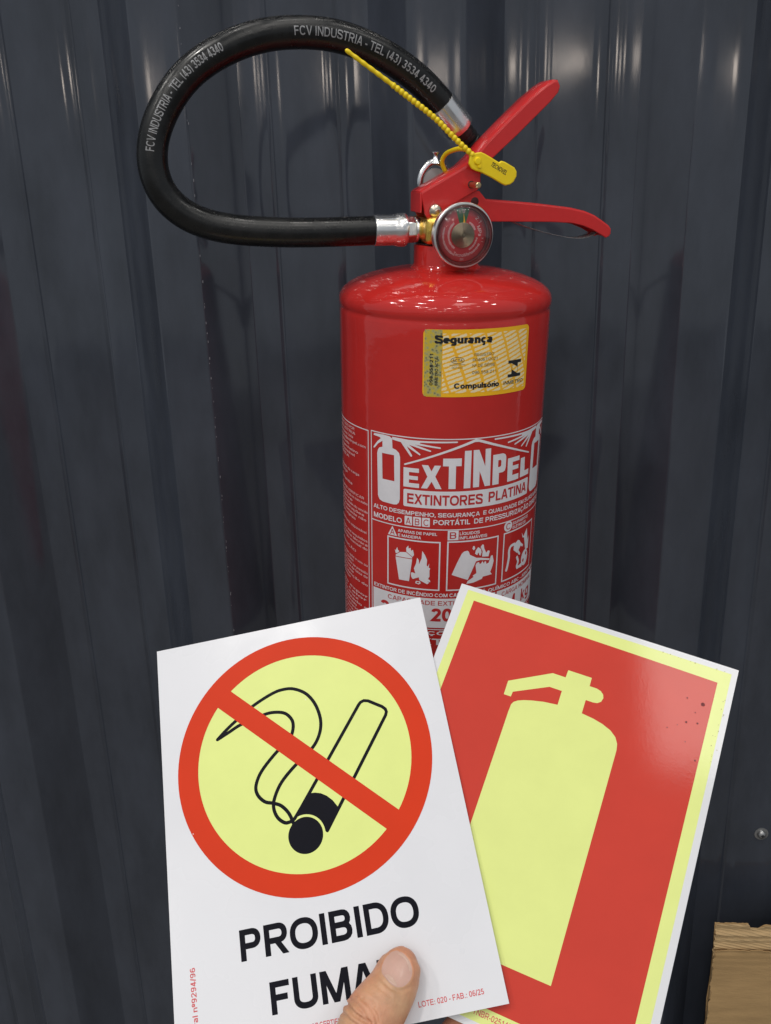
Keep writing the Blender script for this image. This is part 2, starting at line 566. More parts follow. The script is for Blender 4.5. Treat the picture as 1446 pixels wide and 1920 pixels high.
    if ch == '5': return [S((r, T), (l + .06, T), (l + .0, .50)), S((l, .50), *arc(m - .01, .33, r - m + .03, .33 - h, 115, -160, 16))]
    if ch == '6': return [Cc(arc(m, .32, r - m + .02, .32 - h, 0, 360, 24)[:-1]), S(*arc(m + .02, .52, m - l + .03, .48 - h, 45, 185, 14))]
    if ch == '7': return [S((l - .03, T), (r + h, T)), D(l + .16, 0, r, T)]
    if ch == '8': return [Cc(arc(m, .74, r - m - .02, .26 - h, 0, 360, 24)[:-1]), Cc(arc(m, .27, r - m + .02, .27 - h, 0, 360, 24)[:-1])]
    if ch == '9': return [Cc(arc(m, .68, r - m + .02, .32 - h, 0, 360, 24)[:-1]), S(*arc(m - .02, .48, r - m + .03, .48 - h, 5, -135, 14))]
    if ch in '.:': return [S((m, 0), (m, w * 1.05))] + ([S((m, .48), (m, .48 + w * 1.05))] if ch == ':' else [])
    if ch == ',': return [D(m - .03, -.16, m + .01, w)]
    if ch == '-': return [S((.06, .36), (ad - .06, .36))]
    if ch == '/': return [D(.02 + h, -.02, ad - .02 - h, 1.02)]
    if ch == '(': return [S(*arc(ad * .95, .42, ad * .6, .62, 130, 230, 12, 1))]
    if ch == ')': return [S(*arc(ad * .05, .42, ad * .6, .62, 50, -50, 12, 1))]
    if ch == 'º': return [Cc(arc(m, .76, .15, .17, 0, 360, 16)[:-1]), S((m - .2, .48), (m + .2, .48))]
    if ch == '@': return [Cc(arc(m, .4, .2, .2, 0, 360, 16)[:-1]), S((m + .2, .62), *arc(m + .02, .4, .48, .48, -10, 320, 24))]
    # lower case
    xr, xm = (rr - lr) / 2, ad / 2
    bowl = Cc(arc(xm, .365, xr, .365 - h, 0, 360, 28)[:-1])
    if ch == 'o': return [bowl]
    if ch == 'c': return [S(*arc(xm, .365, xr, .365 - h, 42, 318, 22))]
    if ch == 'e': return [S((lr + .02, .38), (rr, .38), *arc(xm, .365, xr, .365 - h, 6, 315, 24))]
    if ch == 'a': return [S(*arc(xm - .02, .50, xr - .03, .23 - h, 165, 5, 10), (rr - .05, .10), (rr + .02, h * .9)), S((rr - .05, .42), (xm, .38), *arc(xm - .05, .21, xr - .06, .20 - h * .9, 95, 330, 14))]
    if ch == 'b': return [S((l, 0), (l, 1)), bowl]
    if ch == 'd': return [S((r, 0), (r, 1)), bowl]
    if ch == 'p': return [S((l, -.27), (l, .73)), bowl]
    if ch == 'q': return [S((r, -.27), (r, .73)), bowl]
    if ch == 'g': return [S((r, .73), (r, -.05), *arc(xm, -.05, xr - .03, .23 - h, 0, -160, 12)), bowl]
    if ch in 'hn': return [S((l, 0), (l, 1 if ch == 'h' else .73)), S((l, .46), *arc(xm, .46, r - xm, .27 - h, 180, 0, 14), (r, 0))]
    if ch == 'm':
        q = (r - l) / 4
        return [S((l, 0), (l, .73)), S((l, .48), *arc(l + q, .48, q, .25 - h, 180, 0, 12), (l + 2 * q, 0)), S((l + 2 * q, .48), *arc(l + 3 * q, .48, q, .25 - h, 180, 0, 12), (r, 0))]
    if ch == 'u': return [S((r, 0), (r, .73)), S((l, .73), (l, .27), *arc(xm, .27, r - xm, .27 - h, 180, 360, 14))]
    if ch == 'r': return [S((l, 0), (l, .73)), S((l, .42), (l + .05, .58), (ad - .03, .73 - h))]
    if ch in 'ij': return [S((m, 0), (m, .73)), S((m, .86), (m, 1))]
    if ch == 'l': return [S((m, 0), (m, 1))]
    if ch == 't': return [S((m - .02, .95), (m - .02, .16), (m + .04, h), (ad - .02, h)), S((.02, .73 - h), (ad - .03, .73 - h))]
    if ch == 'f': return [S((m - .02, 0), (m - .02, .82), (m + .05, T), (ad, T)), S((.02, .73 - h), (ad - .03, .73 - h))]
    if ch == 'k': return [S((l, 0), (l, 1)), D(l, .22, r, .73), D(r + .02, 0, l + .16, .42)]
    if ch in 'vy':
        return [D(.03 + h, .73, m, 0 if ch == 'v' else .02), D(ad - .03 - h, .73, m if ch == 'v' else m - .12, 0 if ch == 'v' else -.27)]
    if ch == 'x': return [D(.03 + h, 0, ad - .04 - h, .73), D(ad - .03 - h, 0, .04 + h, .73)]
    if ch == 'z': return [S((.05, X), (ad - .05, X)), S((.04, B), (ad - .04, B)), D(.05 + h, B, ad - .06 - h, X)]
    return [S((l, 0), (l, .7))]


def mitre(pts, w, closed=False):
    P = [Vector((x, y)) for x, y in pts]
    Q = [P[0]]
    for p in P[1:]:
        if (p - Q[-1]).length > 1e-4:
            Q.append(p)
    P = Q
    n = len(P)
    V, F = [], []
    for i, p in enumerate(P):
        a = P[i - 1] if (i or closed) else None
        b = P[(i + 1) % n] if (i < n - 1 or closed) else None
        d0 = (p - a).normalized() if a is not None else None
        d1 = (b - p).normalized() if b is not None else None
        d0 = d0 or d1
        d1 = d1 or d0
        n0, n1 = Vector((-d0.y, d0.x)), Vector((-d1.y, d1.x))
        q = n0 + n1
        q = n1 if q.length < 1e-3 else q.normalized()
        k = min(2.2, 1 / max(.2, q.dot(n1)))
        V += [(p.x + q.x * k * w / 2, p.y + q.y * k * w / 2), (p.x - q.x * k * w / 2, p.y - q.y * k * w / 2)]
    for i in range(n if closed else n - 1):
        j = (i + 1) % n
        F.append((2 * i, 2 * i + 1, 2 * j + 1, 2 * j))
    return V, F


_gl = {}


def glyph_geo(ch, w):
    k = (ch, round(w, 4))
    if k in _gl:
        return _gl[k]
    out = []
    basec, acc = ACC.get(ch, (ch, None))
    st = glyph(basec, w)
    ad = ADV.get(basec, .7)
    m = ad / 2
    up = 0 if basec.isupper() else -.24
    if acc == '~':
        st.append(('S', [(m - .24, 1.08 + up), (m - .12, 1.17 + up), (m + .1, 1.09 + up), (m + .24, 1.18 + up)]))
    elif acc == "'":
        st.append(('D', m - .06, 1.06 + up, m + .12, 1.26 + up))
    elif acc == '^':
        st.append(('S', [(m - .2, 1.06 + up), (m, 1.2 + up), (m + .2, 1.06 + up)]))
    elif acc == 'c':
        st.append(('S', [(m, 0), (m + .08, -.08), (m + .06, -.2), (m - .12, -.22)]))
    for j, q in enumerate(st):
        if q[0] == 'D':
            xa, ya, xb, yb = q[1:]
            ln = math.hypot(xb - xa, yb - ya)
            hw = w / 2 * ln / max(1e-3, abs(yb - ya)) * .97
            V, F = [(xa - hw, ya), (xa + hw, ya), (xb + hw, yb), (xb - hw, yb)], [(0, 1, 2, 3)]
        else:
            V, F = mitre(q[1], w * (.75 if j >= len(glyph(basec, w)) else 1), q[0] == 'C')
        out.append((V, F))
    _gl[k] = (out, ad)
    return _gl[k]


def text(s, x, z, cap, width=None, bold=0.0, sx=None, rot=0, slant=0.0, info=False):
    """text with its left edge at x, baseline at z, capitals 'cap' mm high"""
    w = .125 + 3.0 * bold
    V, F, pen = [], [], 0.0
    for ch in s:
        st, ad = glyph_geo(ch, w)
        if ch != ' ':
            for j, (gv, gf) in enumerate(st):
                b = len(V)
                V += [(pen + a, c, 0.0016 * j) for a, c in gv]
                F += [tuple(b + i for i in f) for f in gf]
        pen += ad - max(0, (w - .14)) * .9
    e = ext(V)
    kx = cap * (sx or 1.0)
    if width:
        kx = width / (e[1] - e[0])
    if info:
        return kx / cap
    c, sn = math.cos(R_(rot)), math.sin(R_(rot))
    out = []
    for a, b, d in V:
        b = b * cap
        a = (a - e[0]) * kx + slant * b
        out.append((x + a * c - b * sn, z + a * sn + b * c, d))
    return out, F


def poly(*loops):
    return curve_geo('poly', [list(l) for l in loops])


def rrect(x0, z0, x1, z1, r, n=5):
    out = []
    for cx, cz, a0 in ((x1 - r, z1 - r, 0), (x0 + r, z1 - r, 90), (x0 + r, z0 + r, 180), (x1 - r, z0 + r, 270)):
        for k in range(n + 1):
            a = R_(a0 + 90 * k / n)
            out.append((cx + r * math.cos(a), cz + r * math.sin(a)))
    return out


def circ(cx, cz, r, n=48, ry=None):
    return [(cx + r * math.cos(2 * PI * k / n), cz + (ry or r) * math.sin(2 * PI * k / n)) for k in range(n)]


def rect(x0, z0, x1, z1):
    return [(x0, z0), (x1, z0), (x1, z1), (x0, z1)]


def stroke(pts, wd, w1=None, smooth=0, caps=True):
    pts = [Vector((p[0], p[1], 0)) for p in pts]
    if smooth:
        pts = catmull(pts, smooth)
    T = frames(pts)
    V, F = [], []
    n = len(pts)
    for i, (p, t) in enumerate(zip(pts, T)):
        h = (wd + ((w1 if w1 is not None else wd) - wd) * i / max(1, n - 1)) / 2
        q = Vector((-t.y, t.x, 0)) * h
        V += [(p.x + q.x, p.y + q.y), (p.x - q.x, p.y - q.y)]
    for i in range(n - 1):
        F.append((2 * i, 2 * i + 1, 2 * i + 3, 2 * i + 2))
    if caps:
        for p, t, h, e in ((pts[0], -T[0], wd / 2, (0, 1)), (pts[-1], T[-1], (w1 if w1 is not None else wd) / 2, (2 * n - 2, 2 * n - 1))):
            a0 = math.atan2(t.y, t.x)
            base = len(V)
            for k in range(7):
                a = a0 - PI / 2 + PI * k / 6
                V.append((p.x + h * math.cos(a), p.y + h * math.sin(a)))
            F.append(tuple(range(base, base + 7)))
    return V, F


def art(name, items, m, parent, fn, cell=3.0, rows_=0):
    """flat print: 2-D pieces joined, cut into columns 'cell' mm wide, then mapped to 3-D by fn(x, z, lift)"""
    bm = bmesh.new()
    for k, it in enumerate(items):
        V, F = it
        vs = [bm.verts.new((v[0], v[1], (v[2] if len(v) > 2 else 0.0) + 0.0025 * (k % 12))) for v in V]
        for f in F:
            try:
                bm.faces.new([vs[i] for i in f])
            except ValueError:
                pass
    bmesh.ops.remove_doubles(bm, verts=bm.verts, dist=1e-5)
    if cell or rows_:
        bmesh.ops.triangulate(bm, faces=[f for f in bm.faces if len(f.verts) > 4])
    for stp, ax in ((cell, 0), (rows_, 1)):
        if not stp:
            continue
        xs = [v.co[ax] for v in bm.verts]
        x = math.floor(min(xs) / stp) * stp + stp
        co, no = [0, 0, 0], [0, 0, 0]
        no[ax] = 1
        while x < max(xs):
            co[ax] = x
            bmesh.ops.bisect_plane(bm, geom=bm.verts[:] + bm.edges[:] + bm.faces[:], plane_co=co, plane_no=no)
            x += stp
    uv = bm.loops.layers.uv.new('mm')
    for f in bm.faces:
        for lp in f.loops:
            lp[uv].uv = (lp.vert.co.x, lp.vert.co.y)
    # all faces the same way round
    for f in bm.faces:
        f.normal_update()
        if f.normal.z < 0:
            f.normal_flip()
    for v in bm.verts:
        v.co = fn(v.co.x, v.co.y, v.co.z)
    return ob(name, bm, m, parent)


# ================================================================== WALL, FLOOR
def wall_profile():
    pts = []
    Yp, Yf = 0.672, 0.640
    per = 0.1905
    for k in range(-8, 9):
        c = 0.004 + per * k
        pc = c + per / 2
        pts += [(c - 0.0475, Yp, 3), (c - 0.0166, Yf, 3), (c + 0.0166, Yf, 3), (c + 0.0475, Yp, 3)]
        for g in (-0.0255, 0.0255):
            pts += [(pc + g - 0.0026, Yp, 1), (pc + g - 0.0021, Yp + 0.0002, 1), (pc + g - 0.0006, Yp + 0.0014, 1), (pc + g + 0.0006, Yp + 0.0014, 1), (pc + g + 0.0021, Yp + 0.0002, 1), (pc + g + 0.0026, Yp, 1)]
    out = []
    for i, (x, y, kind) in enumerate(pts):
        if 0 < i < len(pts) - 1 and kind == 3:
            p = Vector((x, y))
            a = (Vector(pts[i - 1][:2]) - p).normalized()
            b = (Vector(pts[i + 1][:2]) - p).normalized()
            d = 0.0011
            q0, q1 = p + a * d, p + b * d
            for t in (0, 0.33, 0.67, 1):
                out.append((1 - t) ** 2 * q0 + 2 * t * (1 - t) * p + t * t * q1)
        else:
            out.append(Vector((x, y)))
    return out


def rnd2(a, b):
    v = math.sin(a * 127.1 + b * 311.7) * 43758.5453
    return v - math.floor(v)


bm = bmesh.new()
prof = wall_profile()
# finer columns on the flats so that they can buckle very slightly
fine = []
for a, b in zip(prof, prof[1:]):
    n = max(1, int((b - a).length / 0.008))
    for k in range(n):
        fine.append(a.lerp(b, k / n))
fine.append(prof[-1])
rows = 64
grid = []
for j in range(rows + 1):
    z = -1.3 + 3.0 * j / rows
    row = []
    for p in fine:
        dy = 0.00022 * math.sin(p.x * 23 + 2.1 * math.sin(z * 5.3)) * math.sin(z * 9.1 + p.x * 7) + 0.00007 * math.sin(z * 31 + 40 * p.x) + 0.00003 * math.sin(z * 63 + 11 * p.x)
        row.append(bm.verts.new((p.x, p.y + dy, z)))
    grid.append(row)
for A, B in zip(grid, grid[1:]):
    for k in range(len(A) - 1):
        bm.faces.new((A[k], A[k + 1], B[k + 1], B[k]))
wall = empty('metal_wall', 'dark navy wall of ribbed sheet metal standing behind the red extinguisher', 'wall', Matrix.Translation((0, 0.672, -1.3)))
wi = wall.matrix_world.inverted()


def world_child(o, parent):
    o.parent = parent
    o.matrix_parent_inverse = parent.matrix_world.inverted()


sh = ob('ribbed_sheet', bm, M['wall'], None, smooth=50)
md = sh.modifiers.new('sheet', 'SOLIDIFY')
md.thickness = 0.0008
md.offset = 1
world_child(sh, wall)

# short raised flecks in plain grey, strung along the rib edges
M['zinc'] = mat('grey_edge_fleck', (0.17, 0.17, 0.19), 0.5, metal=0.2, var=0.3, vscale=600)
bm = bmesh.new()
for (x, y, step, zlo, zhi) in ((-0.2023, 0.6398, .017, -.4, .2), (-0.1378, 0.6718, .013, -.55, .17), (-0.1378, 0.6718, .021, -.4, .17), (0.0519, 0.6718, .011, -.1, .2),
                              (0.1818, 0.6398, .0075, -.12, .14), (-0.1686, 0.6398, .012, -.6, .15), (-0.1686, 0.6398, .02, -.6, .15), (0.0528, 0.6718, .012, .06, .12), (0.1482, 0.6718, .018, 0.04, .2)):
    z = zlo
    while z < zhi:
        z += step * random.uniform(0.55, 1.6)
        if random.random() < .25:
            continue
        h = random.uniform(0.0004, 0.0013)
        ww = random.uniform(0.00014, 0.00034)
        xx = x + random.gauss(0, 0.00025)
        yy = y - 0.0001 - 0.0004 * abs(random.gauss(0, .3))
        vs = [bm.verts.new((xx + a * ww + random.gauss(0, .00005), yy, z + b * h)) for a, b in ((-1, -.6), (0, -1), (1, -.5), (1, .7), (0, 1), (-1, .5))]
        bm.faces.new(vs)
sc = ob('edge_flecks', bm, M['zinc'])
sc['kind'] = 'stuff'
world_child(sc, wall)

# pan-head screw in the wall
bm = bmesh.new()
lathe(bm, [(0.0, -0.0034), (0.0018, -0.0033), (0.0030, -0.0027), (0.0039, -0.0016), (0.0042, -0.0005), (0.0042, 0.0), (0.0062, 0.0002), (0.0062, 0.0012)], 28, 'Y')
M['screw'] = mat('zinc_screw', (0.38, 0.38, 0.38), 0.34, metal=0.85, var=0.25, vscale=700)
s = ob('screw', bm, M['screw'], None, smooth=40, label='small round headed zinc screw')
s.location = (0.2952, 0.6706, -0.5281)
world_child(s, wall)
bm = bmesh.new()
add_box(bm, (0, -0.00352, 0), (0.0034, 0.0002, 0.0008))
add_box(bm, (0, -0.00356, 0), (0.0008, 0.0002, 0.0034))
sl = ob('drive_slot', bm, M['ink'], s)

bm = bmesh.new()
vs = [bm.verts.new(p) for p in ((-7, -11, -1.3), (7, -11, -1.3), (7, 0.70, -1.3), (-7, 0.70, -1.3))]
bm.faces.new(vs)
fl = ob('floor', bm, M['floor'])
fl['kind'] = 'structure'

# ================================================================== CARDBOARD BOX
bx0, by0, bz1 = 0.2479, 0.6270, -0.5925
box = empty('cardboard_sheet', 'brown corrugated cardboard sheet with a torn top edge standing against the wall', 'cardboard', Matrix.Translation((bx0 + 0.2, by0, -1.3)))
W2 = 0.40


def jag(x, amp, seed):
    return amp * (math.sin(x * 410 + seed) * .5 + math.sin(x * 930 + seed * 2.3) * .3 + math.sin(x * 2100 + seed * .7) * .25 + math.sin(x * 4300 + seed * 3) * .2)


def board(name, m, z_top, z_bot, yfun, xfun, th, smooth=60, nx=150, nz=24, pw=1.0, bite=None):
    bm = bmesh.new()
    g = []
    for i in range(nx + 1):
        x = W2 * (i / nx) ** 1.5
        t = z_top(x)
        col = []
        for j in range(nz + 1):
            z = t + (z_bot - t) * (j / nz) ** pw
            if bite:
                z -= bite(x) * max(0.0, 1 - (t - z) / 0.0075)
            col.append(bm.verts.new((bx0 + x + (xfun(z) if i == 0 else 0), by0 + yfun(x, z, t), z)))
        g.append(col)
    for A, B in zip(g, g[1:]):
        for j in range(nz):
            bm.faces.new((A[j], A[j + 1], B[j + 1], B[j]))
    o = ob(name, bm, m, None, smooth)
    md = o.modifiers.new('board', 'SOLIDIFY')
    md.thickness = th
    md.offset = -1
    world_child(o, box)
    return o


notch = lambda x: 0.0052 * (0.5 + 0.5 * math.tanh((x - 0.0292) / 0.0003)) * (0.5 - 0.5 * math.tanh((x - 0.0405) / 0.0016)) + 0.0016 * (1 if x > 0.0405 else 0)
board('back_liner', M['kraft'], lambda x: bz1 - 0.0010 + jag(x, 0.0006, 2.2) - notch(x), -1.299, lambda x, z, t: 0.0052, lambda z: 0.0006 * math.sin(z * 500), 0.0005)
board('fluted_strip', M['flute'], lambda x: bz1 + jag(x, 0.0006, 1.3), bz1 - 0.034,
      lambda x, z, t: 0.0026 + (0.0009 + 0.0005 * math.sin(z * 310)) * math.sin(2 * PI * (z - bz1) / 0.0078 + 0.5 * math.sin(x * 60) + 1.1 * math.sin(z * 330)) + 0.0003 * math.sin(x * 500 + z * 2600), lambda z: 0.0008 * math.sin(z * 800), 0.0006, nz=90, bite=notch)
board('front_liner', M['kraft'], lambda x: bz1 - 0.0262 + jag(x, 0.0008, 4.1) + 0.0006 * math.sin(x * 60), -1.299,
      lambda x, z, t: -0.0012 * math.exp(-(t - z) / 0.0025) * (0.6 + 0.4 * math.sin(x * 310)) + 0.00025 * math.sin(2 * PI * z / 0.0070) + 0.0003 * math.sin(z * 95 + x * 20), lambda z: 0.0009 * math.sin(z * 260) + 0.0006 * math.sin(z * 900), 0.0005, nz=120, pw=1.5)
board('flute_core', M['flute'], lambda x: bz1 - 0.030, -1.299, lambda x, z, t: 0.0008, lambda z: 0.0007, 0.0040, nx=60)

# ================================================================== EXTINGUISHER
ME = Matrix(((0.95088, -0.30789, 0.03223), (0.30951, 0.94758, -0.07933), (-0.00612, 0.08541, 0.99633)))
EO = Vector((0.00701016, 0.54581148, -0.03907145))
TOPZ = -0.345          # foot of the tank, local z
base = EO + ME @ Vector((0, 0, TOPZ))
FE = Matrix.Translation(base) @ ME.to_4x4()
ext_ = empty('fire_extinguisher', 'red dry powder fire extinguisher with black hose hung on the dark ribbed wall', 'fire extinguisher', FE)
FEI = Matrix.Translation((0, 0, -TOPZ))     # local drawings use z = 0 at the shoulder crease


def ep(name, bm, m, parent=None, smooth=40, label=None):
    bmesh.ops.transform(bm, matrix=FEI, verts=bm.verts)
    return ob(name, bm, m, parent or ext_, smooth, label)


mm = 0.001
RT = 65.0
# tank: straight side, shoulder crease, bulged rim, dished dome
bm = bmesh.new()
prof = [(0, -341), (30, -341), (50, -339), (60, -334), (64, -326), (65, -318)]
prof += [(65, z) for z in (-300, -240, -180, -120, -60, -12, -3.2)]
prof += [(64.75, -1.8), (64.45, -0.6), (64.6, 0.4), (65.1, 1.5), (65.35, 3.2), (65.3, 5.0), (64.6, 7.4), (62.8, 9.9), (59.8, 12.3), (55.5, 14.6), (49, 17.0), (41, 19.2), (33, 20.8), (26, 21.7), (21.5, 22.1), (19, 22.3)]
lathe(bm, [(r * mm, z * mm) for r, z in prof], 128)
tank = ep('tank', bm, M['red'], smooth=50)
# neck with a rolled weld at its foot
bm = bmesh.new()
lathe(bm, [(r * mm, z * mm) for r, z in ((22, 21.4), (21.2, 22.6), (20.0, 23.6), (19.6, 24.6), (19.5, 34.6), (19.1, 35.3), (18, 35.5), (10, 35.5))], 64)
ep('neck', bm, M['red'])
bm = bmesh.new()
lathe(bm, [(r * mm, z * mm) for r, z in ((10, 35.4), (18.0, 35.4), (18.3, 35.9), (18.0, 36.5), (10, 36.5))], 48)
ep('gasket', bm, M['blackplastic'])

# brass valve body: octagonal casting with a boss to the left
bm = bmesh.new()
add_box(bm, (0, 0, 44.0 * mm), (35.0 * mm, 32 * mm, 15.0 * mm))
vb = ep('valve_body', bm, M['brass'], smooth=35)
bevel(vb, 0.0030, 4)
bm = bmesh.new()
lathe(bm, [(r * mm, z * mm) for r, z in ((13.5, 51.4), (13.5, 54), (8, 55.4), (8, 60), (0, 60))], 32)
ep('valve_stem', bm, M['brass'], vb)
bm = bmesh.new()
lathe(bm, [(r * mm, z * mm) for r, z in ((0, -21), (5.0, -21), (6.0, -20), (6.0, -10))], 24, 'Y', (0, 0, 42.5 * mm))
ep('gauge_stem', bm, M['brass'])

# ---- pressure gauge
GZ = 42.5
bm = bmesh.new()
lathe(bm, [(r * mm, h * mm) for r, h in ((0, -20.5), (13, -20.5), (15.6, -21.4), (16.9, -23), (17.3, -25), (17.4, -28.2), (17.9, -28.6), (18.0, -30.4), (17.6, -31.0), (16.9, -31.1), (16.5, -30.4), (16.4, -28.0), (0, -28.0))], 72, 'Y', (0, 0, GZ * mm))
gauge = ep('pressure_gauge', bm, M['bezel'], smooth=35)


def gart(name, items, m, y):
    o = art(name, items, m, gauge, lambda x, z, l: Vector((x * mm, (y - l) * mm, z * mm + GZ * mm - TOPZ)), cell=0)
    return o


gart('dial', [poly(circ(0, 0, 16.2, 64))], M['dialred'], -28.25)
gart('inner_ring', [poly(circ(0, 0, 16.3, 64), circ(0, 0, 15.0, 64))], M['ringpink'], -28.45)
gart('thin_dark_ring', [poly(circ(0, 0, 15.02, 64), circ(0, 0, 14.75, 64))], M['blackplastic'], -28.5)  # thin black line between the dial and its pink ring
a0, a1 = R_(74), R_(107)
gart('green_zone', [poly([(5.8 * math.cos(a1), 5.8 * math.sin(a1)), (5.8 * math.cos(a0), 5.8 * math.sin(a0))] + [(15.0 * math.cos(a0 + (a1 - a0) * k / 12), 15.0 * math.sin(a0 + (a1 - a0) * k / 12)) for k in range(13)])], M['green'], -28.32)


def arctext(s, r, adeg, cap, inward=False, **kw):
    its = []
    V, F = text(s, 0, 0, cap, **kw)
    e = ext(V)
    mid = (e[0] + e[1]) / 2
    out = []
    for x, z, dl in V:
        if inward:
            a = R_(adeg) + (x - mid) / r
            rr = r - z
        else:
            a = R_(adeg) - (x - mid) / r
            rr = r + z
        out.append((rr * math.cos(a), rr * math.sin(a), dl))
    return out, F


its = [arctext('1.0', 12.0, 93, 2.0, bold=0.01), arctext('2.1', 11.6, 42, 2.2), arctext('0', 11.4, 138, 1.8), arctext('TecnoMan', 11.9, 271, 1.9, inward=True, bold=0.01),
       arctext('MPa', 9.7, 12, 2.0, bold=0.01), arctext('x 1', 12.0, -12, 1.5), arctext('BR', 14.0, 270, 1.3, inward=True)]
for r, s0, s1, n in ((8.4, 128, 238, 26), (11.6, 158, 248, 24), (9.0, -62, -8, 12), (11.4, -62, -24, 10), (8.0, 20, 62, 10)):
    for k in range(n):
        a = R_(s0 + (s1 - s0) * k / n)
        b = R_(s0 + (s1 - s0) * (k + 0.66) / n)
        d = 0.35 + 0.35 * rnd2(k, r)
        its.append(([((r - d) * math.cos(a), (r - d) * math.sin(a)), ((r + d) * math.cos(a), (r + d) * math.sin(a)), ((r + d) * math.cos(b), (r + d) * math.sin(b)), ((r - d) * math.cos(b), (r - d) * math.sin(b))], [(0, 1, 2, 3)]))
gart('dial_lettering', its, M['pinkink'], -28.4)
gart('needle', [poly([(-0.2, 5.5), (1.7, 5.5), (0.9, 9.0), (0.35, 11.6), (0.15, 11.6), (0.3, 8.5)])], M['seal'], -28.9)
bm = bmesh.new()
hp = [(0, -30.6), (0.7, -30.5), (0.9, -30.0)]
r = 1.3
while r < 6.7:
    hp += [(r, -29.9 + (r / 6.7) * 0.4 - 0.16), (r + 0.3, -29.9 + (r / 6.7) * 0.4)]
    r += 0.6
hp += [(6.7, -29.3), (6.8, -28.3)]
lathe(bm, [(a * mm, b * mm) for a, b in hp], 48, 'Y', (0, 0, GZ * mm))
ep('hub_cap', bm, M['hub'], gauge, smooth=25)
bm = bmesh.new()
lathe(bm, [(a * mm, b * mm) for a, b in ((16.6, -29.2), (16.7, -32.6), (16.2, -34.2), (15.0, -35.2), (13.6, -35.7), (9, -36.4), (4, -36.8), (0, -36.9))], 64, 'Y', (0, 0, GZ * mm))
lathe(bm, [(a * mm, b * mm) for a, b in ((15.2, -31.0), (15.0, -33.2), (13.4, -34.4), (11, -34.9))], 64, 'Y', (0, 0, GZ * mm))
ep('lens', bm, M['lens'], gauge, smooth=60)

# ---- carrying handle: bent sheet channel
top_line = [(-19.2, 64.6), (-17.6, 65.6), (6.8, 78.2), (13.5, 83.9), (19.8, 91.0), (33, 103.3), (46.8, 115.4), (55.0, 121.6), (59.4, 124.2), (62.0, 124.0)]
low_line = [(63.4, 121.6), (62.4, 118.4), (57.9, 113.4), (38.6, 95.9), (23.8, 83.3), (19.0, 79.0), (16.8, 76.2), (16.9, 69.2), (15.3, 66.1), (-5.5, 55.4), (-7.9, 51.6), (-10.2, 49.4), (-12.6, 49.2), (-15.2, 50.6), (-17.0, 53.4)]
loop = [(x * mm, z * mm) for x, z in top_line + low_line]
bm = bmesh.new()
prism(bm, loop, -0.0100, -0.0086)
h1 = ep('carrying_handle', bm, M['redlever'], smooth=30)
bevel(h1, 0.0006, 3)
bm = bmesh.new()
prism(bm, loop, 0.0086, 0.0100)
# web over the top, following the bend
n_ = len(top_line)
Vt = [Vector((x * mm, 0, z * mm)) for x, z in top_line]
T = frames(Vt)
ringsw = []
for p, t in zip(Vt, T):
    nn = Vector((-t.z, 0, t.x))
    ringsw.append([bm.verts.new(p + Vector((0, y, 0)) + nn * k) for y, k in ((-0.0100, -0.0006), (-0.0096, 0.0005), (-0.0088, 0.0009), (0, 0.0011), (0.0088, 0.0009), (0.0096, 0.0005), (0.0100, -0.0006), (0, -0.0009))])
for A, B in zip(ringsw, ringsw[1:]):
    for k in range(8):
        bm.faces.new((A[k], A[(k + 1) % 8], B[(k + 1) % 8], B[k]))
bm.faces.new(ringsw[0])
bm.faces.new(ringsw[-1][::-1])
# rounded nose closing the channel at the grip's tip
nose = [Vector((x * mm, 0, z * mm)) for x, z in ((55, 117.2), (59, 119.8), (61.4, 121.2), (62.8, 121.9))]
tube(bm, nose, [0.0040, 0.0038, 0.0031, 0.0014], 14, Vector((0, 1, 0)), [0.0092, 0.0090, 0.0078, 0.0050])
# end flap
prism(bm, [(x * mm, z * mm) for x, z in ((-19.7, 53.8), (-18.5, 53.8), (-18.2, 64.9), (-19.7, 65.0))], -0.0094, 0.0100)
bmesh.ops.recalc_face_normals(bm, faces=bm.faces)
web = ep('handle_channel', bm, M['redlever'], h1, smooth=42)
bevel(web, 0.0004, 2, 50)
bm = bmesh.new()
lathe(bm, [(0, -10.15), (2.0, -10.15), (2.2, -10.06)][0:0] + [(0, -0.01005), (0.0021, -0.01005), (0.0023, -0.0099)], 24, 'Y', (11.2 * mm, 0, 69.1 * mm))
M['hole'] = mat('dark_hole', (0.05, 0.004, 0.004), 0.6)
ep('pin_hole', bm, M['hole'], h1)
for sgn in (-1, 1):
    bm = bmesh.new()
    lathe(bm, [(0, -13.2), (1.6, -13.1), (3.0, -12.5), (3.8, -11.5), (4.0, -10.4), (4.0, -9.9)] and [(r * mm, sgn * h * mm) for r, h in ((0, 13.4), (1.6, 13.2), (3.0, 12.5), (3.8, 11.4), (4.0, 10.4), (4.0, 9.8))], 28, 'Y', (-10.7 * mm, 0, 55.1 * mm))
    ep('rivet', bm, M['nickel'])

